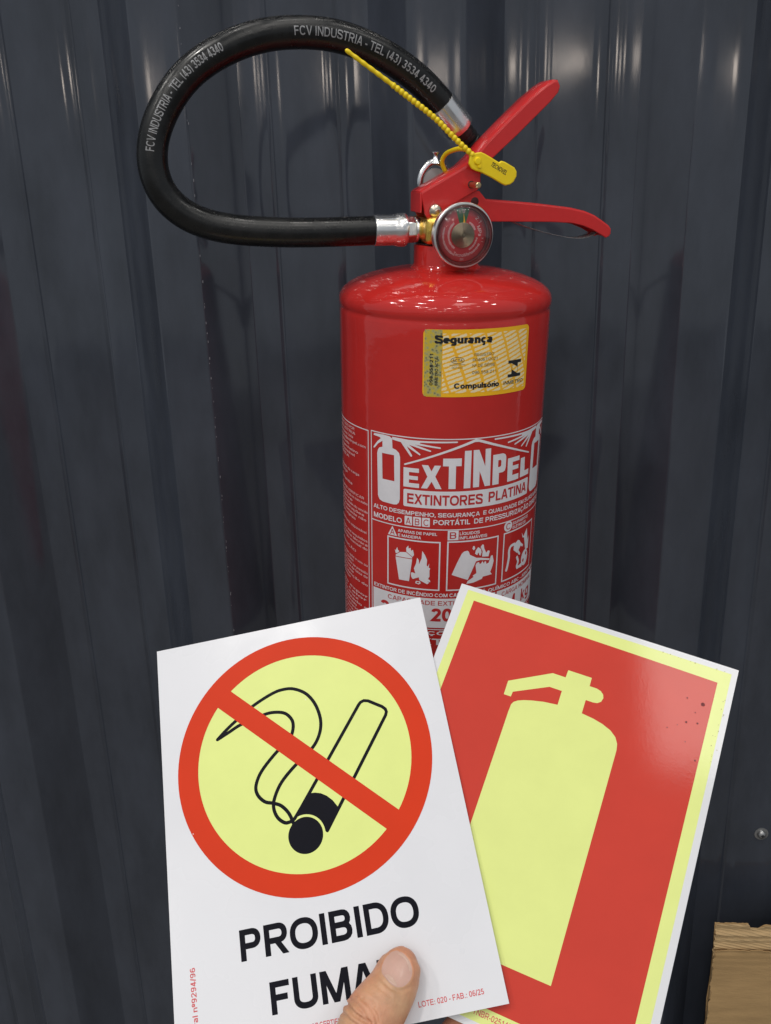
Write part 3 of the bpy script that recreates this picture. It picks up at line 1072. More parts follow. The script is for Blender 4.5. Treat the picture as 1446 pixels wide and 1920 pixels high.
# ---- squeeze lever
lt = [(-2, 58), (8, 64.5), (13.5, 65.6), (17.1, 65.6), (19.4, 63.2), (22.0, 60.4), (24, 60.1), (40, 58.8), (52, 57.8), (64.6, 56.4), (77, 54.9), (86.6, 52.9), (93.5, 50.4), (98.9, 47.3), (103.6, 44.4), (105.2, 42.6)]
lb = [(105.4, 40.0), (104.6, 38.2), (102.6, 37.4), (99, 39.4), (93.1, 42.4), (86, 45.0), (78.2, 46.6), (65, 47.4), (52.6, 47.7), (25.2, 48.3), (10, 47.5), (-2, 47)]
bm = bmesh.new()
prism(bm, [(x * mm, z * mm) for x, z in lt + lb], -0.0080, -0.0066)
lv = ep('squeeze_lever', bm, M['redlever'], smooth=30)
bevel(lv, 0.0005, 3)
bm = bmesh.new()
prism(bm, [(x * mm, z * mm) for x, z in lt + lb], 0.0066, 0.0080)
Vt = [Vector((x * mm, 0, z * mm)) for x, z in lt[5:]] + [Vector((105.4 * mm, 0, 40 * mm)), Vector((104.2 * mm, 0, 38.2 * mm))]
T = frames(Vt)
ringsw = []
for p, t in zip(Vt, T):
    nn = Vector((-t.z, 0, t.x))
    ringsw.append([bm.verts.new(p + Vector((0, y, 0)) + nn * k) for y, k in ((-0.0080, -0.0006), (-0.0076, 0.0004), (-0.0068, 0.0007), (0, 0.0008), (0.0068, 0.0007), (0.0076, 0.0004), (0.0080, -0.0006), (0, -0.0009))])
for A, B in zip(ringsw, ringsw[1:]):
    for k in range(8):
        bm.faces.new((A[k], A[(k + 1) % 8], B[(k + 1) % 8], B[k]))
bm.faces.new(ringsw[0])
bm.faces.new(ringsw[-1][::-1])
bmesh.ops.recalc_face_normals(bm, faces=bm.faces)
bevel(ep('lever_channel', bm, M['redlever'], lv, smooth=42), 0.0003, 2, 50)
bm = bmesh.new()
lathe(bm, [(0, -0.00805), (0.0024, -0.00805), (0.0026, -0.0079)], 24, 'Y', (14.5 * mm, 0, 59.7 * mm))
ep('lever_hole', bm, M['hole'], lv)
# clear plastic strip sagging under the lever
bm = bmesh.new()
fp = catmull([(40 * mm, 0, 48.0 * mm), (44.8 * mm, 0, 46.4 * mm), (56.5 * mm, 0, 42.6 * mm), (69.7 * mm, 0, 39.4 * mm), (80.3 * mm, 0, 37.5 * mm), (88.3 * mm, 0, 37.2 * mm), (94.4 * mm, 0, 38.6 * mm), (98 * mm, 0, 40.6 * mm)], 6)
A = None
for p in fp:
    B = [bm.verts.new(p + Vector((0, y, 0))) for y in (-0.0055, 0.0055)]
    if A:
        bm.faces.new((A[0], A[1], B[1], B[0]))
    A = B
o = ep('clear_strip', bm, M['film'], lv, smooth=60)
md = o.modifiers.new('film', 'SOLIDIFY')
md.thickness = 0.0003

# ---- safety pin with chrome ring behind the handle
bm = bmesh.new()
lathe(bm, [(0, -0.0222), (0.0013, -0.0221), (0.0017, -0.0217), (0.0017, 0.020), (0, 0.020)], 20, 'Y', (11.2 * mm, 0, 69.0 * mm))
pin = ep('safety_pin', bm, M['brasspin'])
bm = bmesh.new()
seg, sg2 = 56, 14
rr = []
for k in range(seg):
    a = 2 * PI * k / seg
    # pear-shaped ring, drawn up into the stem
    rad = 9.4 + 1.6 * max(0, math.sin(a)) ** 6
    cx, cz = -1.5 + rad * math.cos(a), 70.4 + rad * math.sin(a)
    ring = []
    for q in range(sg2):
        b = 2 * PI * q / sg2
        ring.append(bm.verts.new(((cx + 2.1 * math.cos(b) * math.cos(a)) * mm, (19.5 + 1.5 * math.sin(b)) * mm, (cz + 2.1 * math.cos(b) * math.sin(a)) * mm)))
    rr.append(ring)
for k in range(seg):
    A, B = rr[k], rr[(k + 1) % seg]
    for q in range(sg2):
        bm.faces.new((A[q], A[(q + 1) % sg2], B[(q + 1) % sg2], B[q]))
lathe(bm, [(r * mm, z * mm) for r, z in ((0, 80.4), (3.6, 80.4), (2.9, 81.8), (1.9, 83.2), (1.5, 84.4), (1.6, 85.2), (2.7, 86.0), (2.9, 86.6), (2.5, 87.1), (0, 87.2))], 28, 'Z', (-1.4 * mm, 19.5 * mm, 0))
bmesh.ops.recalc_face_normals(bm, faces=bm.faces)
ep('pull_ring', bm, M['chrome'], pin, smooth=50)
bm = bmesh.new()
lathe(bm, [(0, 0.0186), (0.0074, 0.0186), (0.0076, 0.0204), (0, 0.0204)], 32, 'Y', (-1.5 * mm, 0, 70.4 * mm))
ep('ring_disc', bm, M['dullgrey'], pin)

# ---- hose
hp2 = [(-40, 44.0, 0), (-77.4, 43.4, 0), (-96.0, 43.6, 0.3), (-114.3, 44.6, 0.6), (-136.0, 47.0, 1.4), (-152.8, 52.9, 2.0), (-163.4, 62.2, 2.6), (-168.3, 73.1, 3.2), (-168.6, 84.9, 4.0), (-164.6, 98.9, 5.0), (-156.1, 112.5, 6.0), (-146.4, 124.2, 6.8), (-128.6, 135.6, 8.0), (-107.6, 143.7, 9.0), (-89.5, 146.4, 10.0), (-62.6, 145.9, 11.5), (-34.7, 137.2, 13.5), (-13.1, 125.1, 15.5), (1.7, 112.3, 17.0), (6.5, 107.0, 18)]
hpts, HL = resample(catmull([(x * mm, y * mm, z * mm) for x, z, y in hp2], 8), 150)
for _ in range(30):
    hpts = [hpts[0], hpts[1]] + [hpts[i - 1] * .25 + hpts[i] * .5 + hpts[i + 1] * .25 for i in range(2, len(hpts) - 2)] + hpts[-2:]
RH = 8.25
bm = bmesh.new()
tube(bm, hpts, RH * mm, 56)
hose = ep('hose', bm, M['rubber'], smooth=60)
HT = frames(hpts)


def hose_fn(s, h, lift=0):
    """s: mm along the hose, h: mm towards the outer side of the loop"""
    f = max(0, min(0.9999, s * mm / HL)) * (len(hpts) - 1)
    i = int(f)
    p = hpts[i].lerp(hpts[i + 1], f - i)
    t = HT[i].lerp(HT[i + 1], f - i).normalized()
    u = Vector((0, -1, 0))
    u = (u - t * u.dot(t)).normalized()
    sd = t.cross(u).normalized()
    a = h / RH
    v = p + u * ((RH + 0.14 + lift) * mm * math.cos(a)) - sd * ((RH + 0.14 + lift) * mm * math.sin(a))
    return v - Vector((0, 0, TOPZ))


msg = 'FCV INDUSTRIA - TEL (43) 3534 4340'
L1 = HL * 1000
art('hose_lettering', [text(msg, L1 - 107, -2.2, 4.5, width=88, bold=0.010)], M['hoseprint'], hose, hose_fn, cell=1.5, rows_=1.0)
art('hose_lettering', [text(msg, L1 - 215, -0.8, 4.5, width=68, bold=0.010)], M['hoseprint'], hose, hose_fn, cell=1.5, rows_=1.0)

bm = bmesh.new()
fr = [(8.3, -45.5), (8.7, -45.2), (8.8, -44), (8.75, -34), (8.9, -32.6), (9.4, -31.0), (9.55, -29.5), (9.55, -26.8), (9.2, -25.9), (7.0, -25.7)]
lathe(bm, [(r * mm, h * mm) for r, h in fr], 40, 'X', (0, 0, 44.0 * mm))
ep('ferrule', bm, M['alu'], hose, label='crimped aluminium ferrule at the valve end')
bm = bmesh.new()
lathe(bm, [(r * mm, h * mm) for r, h in ((5, -26), (7.6, -26), (7.6, -20.2), (5, -20.2))], 6, 'X', (0, 0, 44.0 * mm))
bmesh.ops.rotate(bm, verts=bm.verts, cent=(0, 0, 44 * mm), matrix=Matrix.Rotation(R_(24), 3, 'X'))
bevel(ep('hex_nut', bm, M['alu'], hose, smooth=20), 0.0006, 2)
bm = bmesh.new()
lathe(bm, [(r * mm, h * mm) for r, h in ((5, -20.4), (7.2, -20.4), (7.4, -19.8), (7.4, -18.2), (6.6, -17.2), (6.6, -10))], 36, 'X', (0, 0, 44.0 * mm))
ep('washer', bm, M['alu'], hose)
# upper ferrule and black nozzle, along the hose's last direction
e0, ed = hpts[-5], (hpts[-1] - hpts[-5]).normalized()
def along(prof, seg=36):
    b = bmesh.new()
    lathe(b, [(r * mm, h * mm) for r, h in prof], seg, 'Z')
    q = ed.to_track_quat('Z', 'Y').to_matrix().to_4x4()
    bmesh.ops.transform(b, matrix=Matrix.Translation(e0) @ q, verts=b.verts)
    return b
FL = (hpts[-1] - e0).length * 1000
ep('ferrule', along([(8.3, 1.2), (8.8, 1.4), (8.9, 2.4), (8.85, 14), (9.0, 17), (9.1, 19.6), (8.8, 20.4), (6, 20.5)]), M['alu'], hose, label='plain aluminium ferrule at the nozzle end')
ep('nozzle', along([(5.5, 19.8), (6.6, 20.2), (6.6, 24.4), (6.1, 24.8), (6.1, 26), (6.7, 26.3), (6.7, 28), (6.1, 28.4), (6.1, 29.6), (6.7, 30), (6.7, 32), (5.9, 32.4), (5.6, 37), (5.0, 48), (3.4, 48.4), (3.2, 42), (0, 42)]), M['blackplastic'], hose)

# ---- wall hook that carries the extinguisher by its neck
bm = bmesh.new()
hk_ = [Vector(p) * mm for p in ((6, 20, 27), (9, 26, 24), (14, 38, 13), (20, 52, 3), (25, 66, -6), (27, 80, -18), (27, 84, -44))]
tube(bm, hk_, 0.0060, 8, Vector((0, 0, 1)), 0.0015)
hk = ep('hanging_hook', bm, M['screw'])

# ---- printed label on the tank
def cyl(off):
    def f(s, z, l=0):
        a = s / RT
        r = (RT + off + l) * mm
        return Vector((r * math.sin(a), -r * math.cos(a), z * mm - TOPZ))
    return f


W1, W2_ = cyl(0.10), cyl(0.20)
lw = 0.62
fr_items = []
def hline(x0, x1, z, wd=lw): fr_items.append(([(x0, z - wd / 2), (x1, z - wd / 2), (x1, z + wd / 2), (x0, z + wd / 2)], [(0, 1, 2, 3)]))
def vline(x, z0, z1, wd=lw): fr_items.append(([(x - wd / 2, z0), (x + wd / 2, z0), (x + wd / 2, z1), (x - wd / 2, z1)], [(0, 1, 2, 3)]))
hline(-118, -69.3, -68.6); vline(-69.6, -230, -68.3)
hline(-67.2, 66.4, -67.9); vline(-66.9, -195, -67.6); vline(66.2, -195, -67.6)
hline(-66.9, 66.4, -125.3)
def frame(x0, z0, x1, z1, wd=0.9):
    fr_items.append(poly(rect(x0, z0, x1, z1), rect(x0 + wd, z0 + wd, x1 - wd, z1 - wd)))
frame(-54.4, -166.9, -19.9, -133.3); frame(-15.9, -166.9, 18.3, -132.9); frame(22.4, -166.7, 56.0, -132.7)
fr_items.append(poly(rect(-65.7, -193.4, 18.0, -172.4)))
fr_items.append(poly(rect(19.3, -193.4, 65.4, -172.4)))
hline(-65.7, 65.4, -194.7, 0.55)
for x0, x1 in ((-42.6, -37.8), (-37.1, -32.2), (-31.6, -26.8)):
    fr_items.append(poly(rrect(x0, -123.7, x1, -117.8, 0.4)))
fr_items.append(poly(rrect(-43.5, -111.5, 43.6, -100.4, 0.9)))
lab = art('printed_label', fr_items, M['whiteprint'], ext_, W1)

def shape(name, items, m=None, fn=W1):
    if name.endswith('lettering') and name != 'brand_lettering':
        return [art(name, [it], m or M['whiteprint'], lab, fn) for it in items]
    return art(name, items, m or M['whiteprint'], lab, fn)


# brand lettering, drawn glyph by glyph
E_ = poly([(-43.6, -86.7), (-34.0, -86.7), (-34.0, -89.3), (-40.1, -89.3), (-40.1, -91.6), (-34.6, -91.6), (-34.6, -94.0), (-40.1, -94.0), (-40.1, -96.2), (-33.8, -96.2), (-33.8, -98.9), (-43.6, -98.9)])
X_ = poly([(-32.3, -84.1), (-28.5, -84.1), (-26.5, -87.8), (-24.7, -84.1), (-21.0, -84.1), (-24.2, -91.0), (-20.3, -98.8), (-23.9, -98.8), (-26.3, -94.3), (-28.9, -98.8), (-32.6, -98.8), (-28.9, -91.3)])
T_ = poly([(-19.8, -79.6), (-8.8, -79.6), (-8.8, -84.4), (-12.1, -84.4), (-12.0, -98.7), (-16.2, -98.7), (-16.3, -84.4), (-19.8, -84.4)])
I_ = poly(rect(-7.1, -98.6, -3.0, -75.1))
N_ = poly([(-1.8, -75.0), (1.7, -75.0), (6.0, -85.6), (5.8, -74.9), (9.4, -74.9), (9.8, -98.4), (6.3, -98.4), (2.5, -88.4), (2.5, -98.4), (-1.3, -98.4)])
P_ = poly([(11.1, -79.4), (18.2, -79.4), (20.0, -80.2), (20.8, -82.0), (20.8, -88.6), (20.2, -90.6), (18.6, -91.4), (15.8, -91.4), (15.9, -98.5), (11.4, -98.5)], [(14.9, -83.2), (14.9, -87.6), (16.5, -87.6), (17.2, -86.8), (17.2, -83.9), (16.5, -83.2)])
E2 = poly([(22.2, -83.5), (32.4, -83.5), (32.5, -86.4), (26.4, -86.4), (26.5, -88.9), (31.8, -88.9), (31.9, -91.6), (26.6, -91.6), (26.6, -94.9), (32.3, -94.9), (32.5, -98.5), (22.6, -98.5)])
L_ = poly([(33.9, -85.8), (38.1, -85.8), (38.6, -94.8), (43.5, -94.8), (43.4, -98.3), (34.0, -98.3)])
shape('brand_lettering', [E_, X_, T_, I_, N_, P_, E2, L_])
shape('roof_line', [stroke([(-42.8, -84.8), (-20.2, -76.2), (-1.5, -69.3), (-0.6, -69.1)], 1.0, 1.9), stroke([(-0.6, -69.1), (1.5, -69.3), (20, -75.8), (42.3, -83.9)], 1.9, 0.9)])


def icon(mx):
    f = lambda pts: [(mx(x), z) for x, z in pts]
    outer = [(-62.1, -81.0), (-61.5, -78.6), (-60.4, -77.2), (-58.1, -76.4), (-58.1, -71.8), (-60.4, -70.6), (-64.9, -70.2), (-64.6, -69.0), (-58, -68.6), (-53.2, -68.9), (-51.3, -70.0), (-51.0, -76.0), (-48.6, -76.7), (-46.6, -78.4), (-45.9, -81.0), (-45.9, -107.6), (-46.5, -110.0), (-48.0, -111.5), (-50, -111.8), (-58, -111.5), (-60.4, -110.6), (-61.6, -108.2)]
    win = [(-58.4, -80.2), (-49.9, -80.2), (-49.6, -96.7), (-58.1, -96.7)]
    its = [poly(f(outer), f(win)), poly(f([(-58.1, -70.2), (-62.0, -73.6), (-64.8, -77.2), (-65.2, -78.2), (-64.0, -78.0), (-61.5, -75.0), (-58.1, -72.6)]))]
    return its


def rays(mx):
    f = lambda pts: [(mx(x), z) for x, z in pts]
    o = [poly(f([(-51.2, -68.9), (-44.0, -69.2), (-33.5, -70.0), (-33.5, -71.0), (-45.4, -71.4), (-51.2, -70.6)]))]
    for (x0, z0), (x1, z1), wa, wb in (((-44, -70.1), (-11.9, -69.6), 1.2, 0.9), ((-44, -70.4), (-21.8, -73.2), 1.4, 0.9), ((-44, -70.6), (-27.4, -75.3), 1.7, 0.9), ((-44.0, -71.0), (-33.7, -77.8), 2.0, 0.9), ((-44.4, -71.2), (-38.9, -79.0), 2.0, 1.3)):
        o.append(stroke([(mx(x0), z0), (mx(x1), z1)], wa, wb))
    return o


same = lambda x: x
mirr = lambda x: -x
for mxf in (same, mirr):
    shape('extinguisher_icon', icon(mxf))
    shape('spray_icon', rays(mxf))
shape('slogan_band_lettering', [text('EXTINTORES', -41.1, -109.4, 6.6, width=46.5, bold=0.022), text('PLATINA', 9.3, -109.1, 6.5, width=32.2, bold=0.022)], M['redprint'], W2_)
shape('slogan_lettering', [text('ALTO DESEMPENHO, SEGURANÇA', -65.1, -117.0, 2.7, width=69.0, bold=0.02), text('E QUALIDADE EM SUAS MÃOS', 6.2, -116.9, 2.7, width=59, bold=0.02),
                           text('MODELO', -65.0, -123.2, 3.4, width=20.6, bold=0.02), text('PORTÁTIL', -24.7, -122.1, 3.3, width=22.6, bold=0.02), text('DE PRESSURIZAÇÃO DIRETA', 0.4, -122.1, 3.3, width=64.5, bold=0.02),
                           text('EXTINTOR DE INCÊNDIO COM CARGA DE PÓ', -65.0, -171.3, 2.5, width=75.5, bold=0.02), text('QUÍMICO ABC - ABNT NBR', 12.4, -171.2, 2.5, width=53.0, bold=0.02)])
shape('model_lettering', [text('A', -41.8, -123.0, 4.2, width=3.2), text('B', -36.0, -123.0, 4.2, width=2.8), text('C', -30.7, -123.0, 4.2, width=3.1)], M['redprint'], W2_)

# fire class A: bin and bonfire
shape('fire_class_badge', [poly([(-50.8, -126.2), (-54.0, -132.4), (-47.5, -132.4)]), text('APARAS DE PAPEL', -47.0, -129.3, 1.9, width=24.8, bold=0.02), text('E MADEIRA', -46.9, -132.3, 1.9, width=14.9, bold=0.02)])
shape('bin_fire_pictogram', [poly([(-48.5, -146.5), (-37.4, -146.5), (-39.3, -161.9), (-46.0, -161.9)]), poly([(-48.4, -146.0), (-48.3, -145.0), (-45.3, -142.8), (-41.4, -142.2), (-37.5, -145.0), (-37.4, -146.0)]),
                             poly([(-48.4, -144.2), (-49.0, -141.6), (-48.4, -142.2), (-47.4, -139.8), (-46.9, -141.6), (-45.9, -142.4), (-47, -143.6)]),
                             poly([(-41.2, -141.8), (-41.4, -139.4), (-40.0, -137.4), (-39.8, -139.5), (-38.5, -138.8), (-38.2, -140.8), (-37.0, -139.9), (-36.2, -143.3), (-37.2, -144.8)]),
                             poly([(-35.0, -157.0), (-36.2, -152.4), (-34.9, -149.0), (-34.3, -145.0), (-33.1, -146.4), (-33.0, -149.4), (-31.4, -145.0), (-31.1, -140.0), (-29.4, -142.6), (-28.0, -145.8), (-28.2, -149.6), (-27.6, -150.4), (-26.6, -148.2), (-26.9, -151), (-25.9, -151.6), (-26.4, -153.0), (-26.3, -157.2), (-27.2, -159.0), (-26.0, -159.6), (-25.7, -161.0), (-28.8, -160.4), (-33.1, -157.8)]),
                             poly([(-38.1, -155.8), (-37.2, -155.4), (-32.4, -156.6), (-32.4, -158.0), (-36.9, -160.0), (-37.9, -158.6)]), poly([(-33.0, -158.2), (-31.6, -158.2), (-26.4, -161.4), (-27.6, -162.6), (-32.6, -160.2)]),
                             poly([(-34.8, -161.0), (-32.2, -161.0), (-31.6, -162.4), (-33.0, -163.3), (-35.2, -162.6)], [(-34.3, -161.6), (-34.4, -162.3), (-33.1, -162.6), (-32.6, -162.0), (-32.7, -161.6)])])
shape('fire_class_badge', [poly(rect(-15.8, -132.2, -9.1, -125.8)), text('LÍQUIDOS', -8.4, -129.0, 1.9, width=12.8, bold=0.02), text('INFLAMÁVEIS', -8.4, -131.9, 1.9, width=18.0, bold=0.02)])
shape('fuel_can_pictogram', [poly([(-12.6, -155.7), (-9.4, -147.5), (-6.6, -141.4), (-5.2, -140.2), (-3.2, -139.8), (-2.2, -140.6), (-1.4, -142.8), (3.0, -145.4), (6.4, -145.9), (12.3, -147.4), (11.9, -148.4), (5.8, -147.3), (2.8, -147.8), (-2.2, -160.0)]),
                             poly([(-3.0, -162.6), (-2.2, -160.8), (1.6, -158.4), (1.0, -157.4), (3.4, -156.0), (2.6, -150.4), (3.4, -148.9), (4.9, -148.6), (5.4, -150.2), (6.6, -149.4), (7.2, -148.2), (8.4, -150.4), (8.6, -149.0), (9.6, -148.8), (10.2, -150.8), (11.8, -150.2), (13.2, -145.8), (14.4, -145.6), (15.4, -149.8), (14.6, -153.4), (13.2, -157.0), (14.6, -158.8), (8.0, -159.2), (7.4, -160.6), (1.4, -162.4)]),
                             poly([(0.6, -137.0), (0.0, -138.7), (1.0, -140.0), (1.9, -138.9), (1.4, -137.2)]), poly([(1.9, -142.4), (2.4, -140.2), (3.8, -138.2), (5.8, -139.8), (6.3, -142.0), (5.7, -144.4), (4.9, -143.8), (4.3, -141.8), (3.4, -143.6)]),
                             poly([(5.5, -138.4), (6.6, -136.8), (7.6, -137.2), (8.0, -139.6), (9.6, -143.0), (10.8, -141.6), (12.1, -142.2), (11.3, -145.8), (6.8, -145.1), (7.0, -141.4)])])
shape('fire_class_badge', [poly(circ(25.9, -128.7, 3.5, 32)), text('EQUIPAMENTOS', 30.0, -128.8, 1.9, width=17, bold=0.02), text('ELÉTRICOS', 30.1, -131.7, 1.9, width=14.4, bold=0.02)])
shape('socket_pictogram', [stroke([(26.5, -159.4), (27.4, -156), (28.2, -150.5), (28.0, -146.4), (29.4, -143.4), (32.8, -142.9)], 1.9, smooth=4), poly([(32.6, -143.2), (36.6, -141.2), (38.6, -142.2), (40.9, -145.6), (36.5, -150.4), (32.3, -147.0)]),
                           stroke([(39.2, -144.6), (42.4, -147.0)], 1.6), stroke([(36.8, -148.8), (39.4, -152.0)], 1.6), poly(circ(46.4, -157.0, 4.6, 30, 5.6), circ(44.6, -158.4, 1.0, 12, 1.3), circ(48.2, -154.6, 1.0, 12, 1.3)),
                           poly([(40.6, -137.4), (42.0, -141.4), (44.0, -142.0), (47.0, -152.0), (51.2, -152.0), (51.4, -143.0), (50.2, -146.0), (49.0, -143.0), (47.4, -136.6), (45.2, -138.6), (43.0, -141.0)]),
                           stroke([(36.6, -153.4), (38.2, -157.0), (37.0, -160.4), (42.4, -161.4)], 2.0, smooth=3), stroke([(37.6, -161.4), (42.8, -160.2)], 1.7)])
shape('class_lettering', [text('A', -52.4, -131.9, 3.7, width=3.2, bold=0.005), text('B', -14.5, -131.2, 4.4, width=4.0, bold=0.005), text('C', 24.1, -130.9, 4.4, width=3.7, bold=0.005)], M['redprint'], W2_)
shape('capacity_lettering', [text('CAPACIDADE EXTINTORA', -53.9, -177.2, 3.1, width=61, bold=0.008), text('2-A', -60.4, -188.7, 9.4, width=21, bold=0.03), text('20-B:C', -25.6, -188.7, 9.4, width=38, bold=0.03),
                             text('CARGA NOMINAL', 23.6, -177.2, 3.1, width=37, bold=0.008), text('4', 32.4, -188.7, 9.4, width=6.0, bold=0.02), text('kg', 44.6, -188.7, 9.0, width=14, bold=0.012)], M['redprint'], W2_)
shape('instruction_heading', [text('INSTRUÇÕES DE OPERAÇÃO', -58, -198.7, 2.6, width=118, bold=0.02), text('EXTINTOR', -40, -206, 4.6, width=62, bold=0.02)])
# small print down the left column
lines = ['FABRICADO POR', 'INDUSTRIA', 'Extintores Ltda', 'contato@extinpel.com', 'Atendimento', 'Engenheiro', 'Responsável', 'CREA', '', '', 'Validade da carga', 'Recarga', '', 'Garantia', '', 'SEMPRE VERIFICAR', 'a pressão indicada no manômetro', 'o lacre', 'o prazo de validade não vencido',
         'As instruções', 'usar somente não', 'peças originais', '', 'do fabricante responsável', '', 'atender aos requisitos', 'da norma técnica', 'inspeção mensal do', '', 'ATENÇÃO', '', 'recarregar após o uso ou', 'quando o ponteiro', 'do manômetro de pressão', 'estiver fora da faixa de', 'operação verde',
         'manutenção do', 'extintor', '', 'não expor', 'ao calor', 'manter em local', 'sinalizado e', 'desobstruído']
its = []
z = -72.0
rights = (-84, -83, -86, -72, -92, -80, -84, -92, 0, 0, -79, -96, 0, -88, 0, -74, -70.6, -88, -70.6, -74, -72, -84, 0, -72, 0, -71, -71, -71, 0, -84, 0, -71, -88, -71, -71, -88, -71, -93, 0, -71, -72, -82, -71, -84)
for i, (t, rx) in enumerate(zip(lines, rights)):
    if t:
        its.append(text(t, -113, z, 1.75, width=rx + 113, bold=0.015))
    z -= 2.86
z0 = z
for i in range(10):
    its.append(text(('manter em local de fácil acesso', 'retirar o pino de segurança', 'apertar o gatilho', 'dirigir o jato à base do fogo', 'usar na vertical')[i % 5], -113, z0 - 2.86 * i, 1.75, width=(41, 40, 27, 41, 33)[i % 5], bold=0.015))
shape('small_print', its, M['smallprint'])

# ---- certification sticker
S1, S2, S3 = cyl(0.11), cyl(0.18), cyl(0.27)
st = art('certification_sticker', [poly(rrect(-32.8, -42.7, 33.6, -4.4, 2.6))], M['seal'], ext_, S1)
art('hatched_print', [poly(rect(-21.8, -40.3, 31.6, -6.6))], M['hatch'], st, S2)
art('hologram_strip', [poly(rect(-32.0, -42.4, -22.2, -4.6))], M['holo'], st, S2)
art('sticker_lettering', [text('Segurança', -26.4, -12.1, 4.5, width=33.0, bold=0.042), text('Compulsório', -14.9, -37.8, 3.2, width=27.3, bold=0.036),
                          text('INMETRO', 15.5, -37.5, 2.1, width=15.0, bold=0.008),
                          poly(rect(18.2, -25.5, 28.0, -23.7)), poly([(20.6, -25.4), (25.5, -25.4), (25.5, -28.0)]),
                          poly([(20.8, -29.0), (25.6, -31.8), (20.8, -31.8)]), poly(rect(18.2, -33.5, 28.0, -31.7))], M['ink'], st, S3)
art('registration_lettering', [text('REGISTRO', -3.8, -19.4, 1.6, width=11.9), text('004067/2021', -4.6, -22.3, 1.7, width=15.0), text('Nº DE SÉRIE', -4.7, -25.6, 1.7, width=13.9), text('096.558.211', -4.8, -29.5, 1.7, width=14.8),
                               text('ACTA', -16.2, -22.4, 1.5, width=5.8, bold=0.02), text('OCP 0001', -16.4, -26.3, 1.2, width=6.2), poly(circ(-13.3, -21.6, 3.9, 30, 1.9), circ(-13.3, -21.6, 3.6, 30, 1.6)), stroke([(-17.6, -24.2), (-9.0, -24.0)], 0.25),
                               stroke([(21.0, -26.0), (21.0, -31.1)], 0.2), stroke([(25.4, -26.2), (25.4, -31.1)], 0.2)], M['greyink'], st, S3)
art('hologram_lettering', [text('098 558 211', -27.0, -36, 1.9, width=18, rot=90, bold=0.02), text('INMETRO ACTA', -24.2, -36, 1.6, width=16, rot=90, bold=0.015)], M['ink'], st, S3)

# ================================================================== YELLOW TAMPER SEAL
sealm = FE @ FEI
seal = empty('tamper_seal', 'yellow plastic tamper seal with beaded tail looped round the red handle', 'security seal', sealm @ Matrix.Translation((10 * mm, -12 * mm, 80 * mm)))
SO = Vector((10 * mm, -12 * mm, 80 * mm))


def sp(name, bm, m, smooth=40, parent=None):
    bmesh.ops.translate(bm, vec=-SO, verts=bm.verts)
    return ob(name, bm, m, parent or seal, smooth)


tg = [(8.0, 84.4), (10.7, 86.0), (14.5, 86.6), (17.2, 85.6), (20.0, 84.2), (26.2, 81.0), (27.2, 82.0), (29.6, 81.4), (35.6, 78.4), (37.2, 76.2), (37.2, 73.6), (35.6, 70.6), (33.6, 69.2), (30.6, 68.6), (28.4, 69.4), (22.1, 72.7), (15, 75.8), (11.9, 76.6), (9.2, 77.8), (7.4, 80.4)]
bm = bmesh.new()
prism(bm, [(x * mm, z * mm) for x, z in tg], -0.0152, -0.0132)
tag_ = sp('tag', bm, M['yellow'])
bevel(tag_, 0.0006, 3)
for x, z, r in ((12.5, 81.8, 2.3), (13.8, 79.0, 1.3)):
    bm = bmesh.new()
    lathe(bm, [(0, -0.0164), (r * 0.7 * mm, -0.0163), (r * mm, -0.0152), (r * mm, -0.014)], 20, 'Y', (x * mm, 0, z * mm))
    sp('lock_boss', bm, M['yellow'])
art('tag_lettering', [text('TECNOVEL', 20.4, 79.4, 2.5, width=11, rot=-28, bold=0.02, slant=0.15)], M['ink'], tag_, lambda x, z, l: Vector((x * mm, -0.01526 - l * mm, z * mm)) - SO, cell=0)
# beaded tail
tp = [(10.5, -14.2, 84.4), (-1.0, -13.2, 93.7), (-12.4, -12.4, 103.7), (-26.4, -11.6, 113.2), (-40.1, -10.5, 122.3), (-55.3, -9.5, 132.0), (-62.6, -8.6, 136.9)]
P_, TL_ = resample(catmull([(a * mm, b * mm, c * mm) for a, b, c in tp], 10), 330)
rad = []
for i, p in enumerate(P_):
    s = TL_ * i / 329 * 1000
    if s < TL_ * 1000 * 0.66:
        rad.append((1.12 + 0.62 * abs(math.sin(PI * s / 2.75)) ** 0.8) * mm)
    else:
        rad.append((1.30 - 0.15 * (s / (TL_ * 1000) - .66) / .34) * mm + 0.0001 * math.sin(s * 1.3))
for i in range(4):
    rad[-1 - i] *= (0.35, 0.65, 0.85, 0.95)[i]
bm = bmesh.new()
tube(bm, P_, rad, 12)
sp('beaded_tail', bm, M['yellow'], 60)
bm = bmesh.new()
lp_ = catmull([(9.5 * mm, -13.8 * mm, 83.6 * mm), (8.6 * mm, -11 * mm, 87.0 * mm), (6.4 * mm, -4 * mm, 88.4 * mm), (4.0 * mm, 4 * mm, 87.6 * mm), (1.6 * mm, 10 * mm, 85.4 * mm), (0.8 * mm, 13.4 * mm, 81.0 * mm), (4 * mm, 14 * mm, 75 * mm), (10 * mm, 13.6 * mm, 71.6 * mm), (17 * mm, 13 * mm, 73.0 * mm), (19.4 * mm, 4 * mm, 75 * mm), (19.0 * mm, -6 * mm, 76.6 * mm), (16.5 * mm, -13.6 * mm, 78.8 * mm)], 8)
tube(bm, lp_, 1.35 * mm, 12)
sp('loop', bm, M['yellow'], 60)

# ================================================================== SIGNS IN THE HAND
def card_frame(TL, ux, uy):
    ux, uy = Vector(ux).normalized(), Vector(uy)
    uy = (uy - ux * uy.dot(ux)).normalized()
    n = ux.cross(uy)
    m = Matrix((ux, uy, n)).transposed().to_4x4()
    m.translation = Vector(TL)
    return m


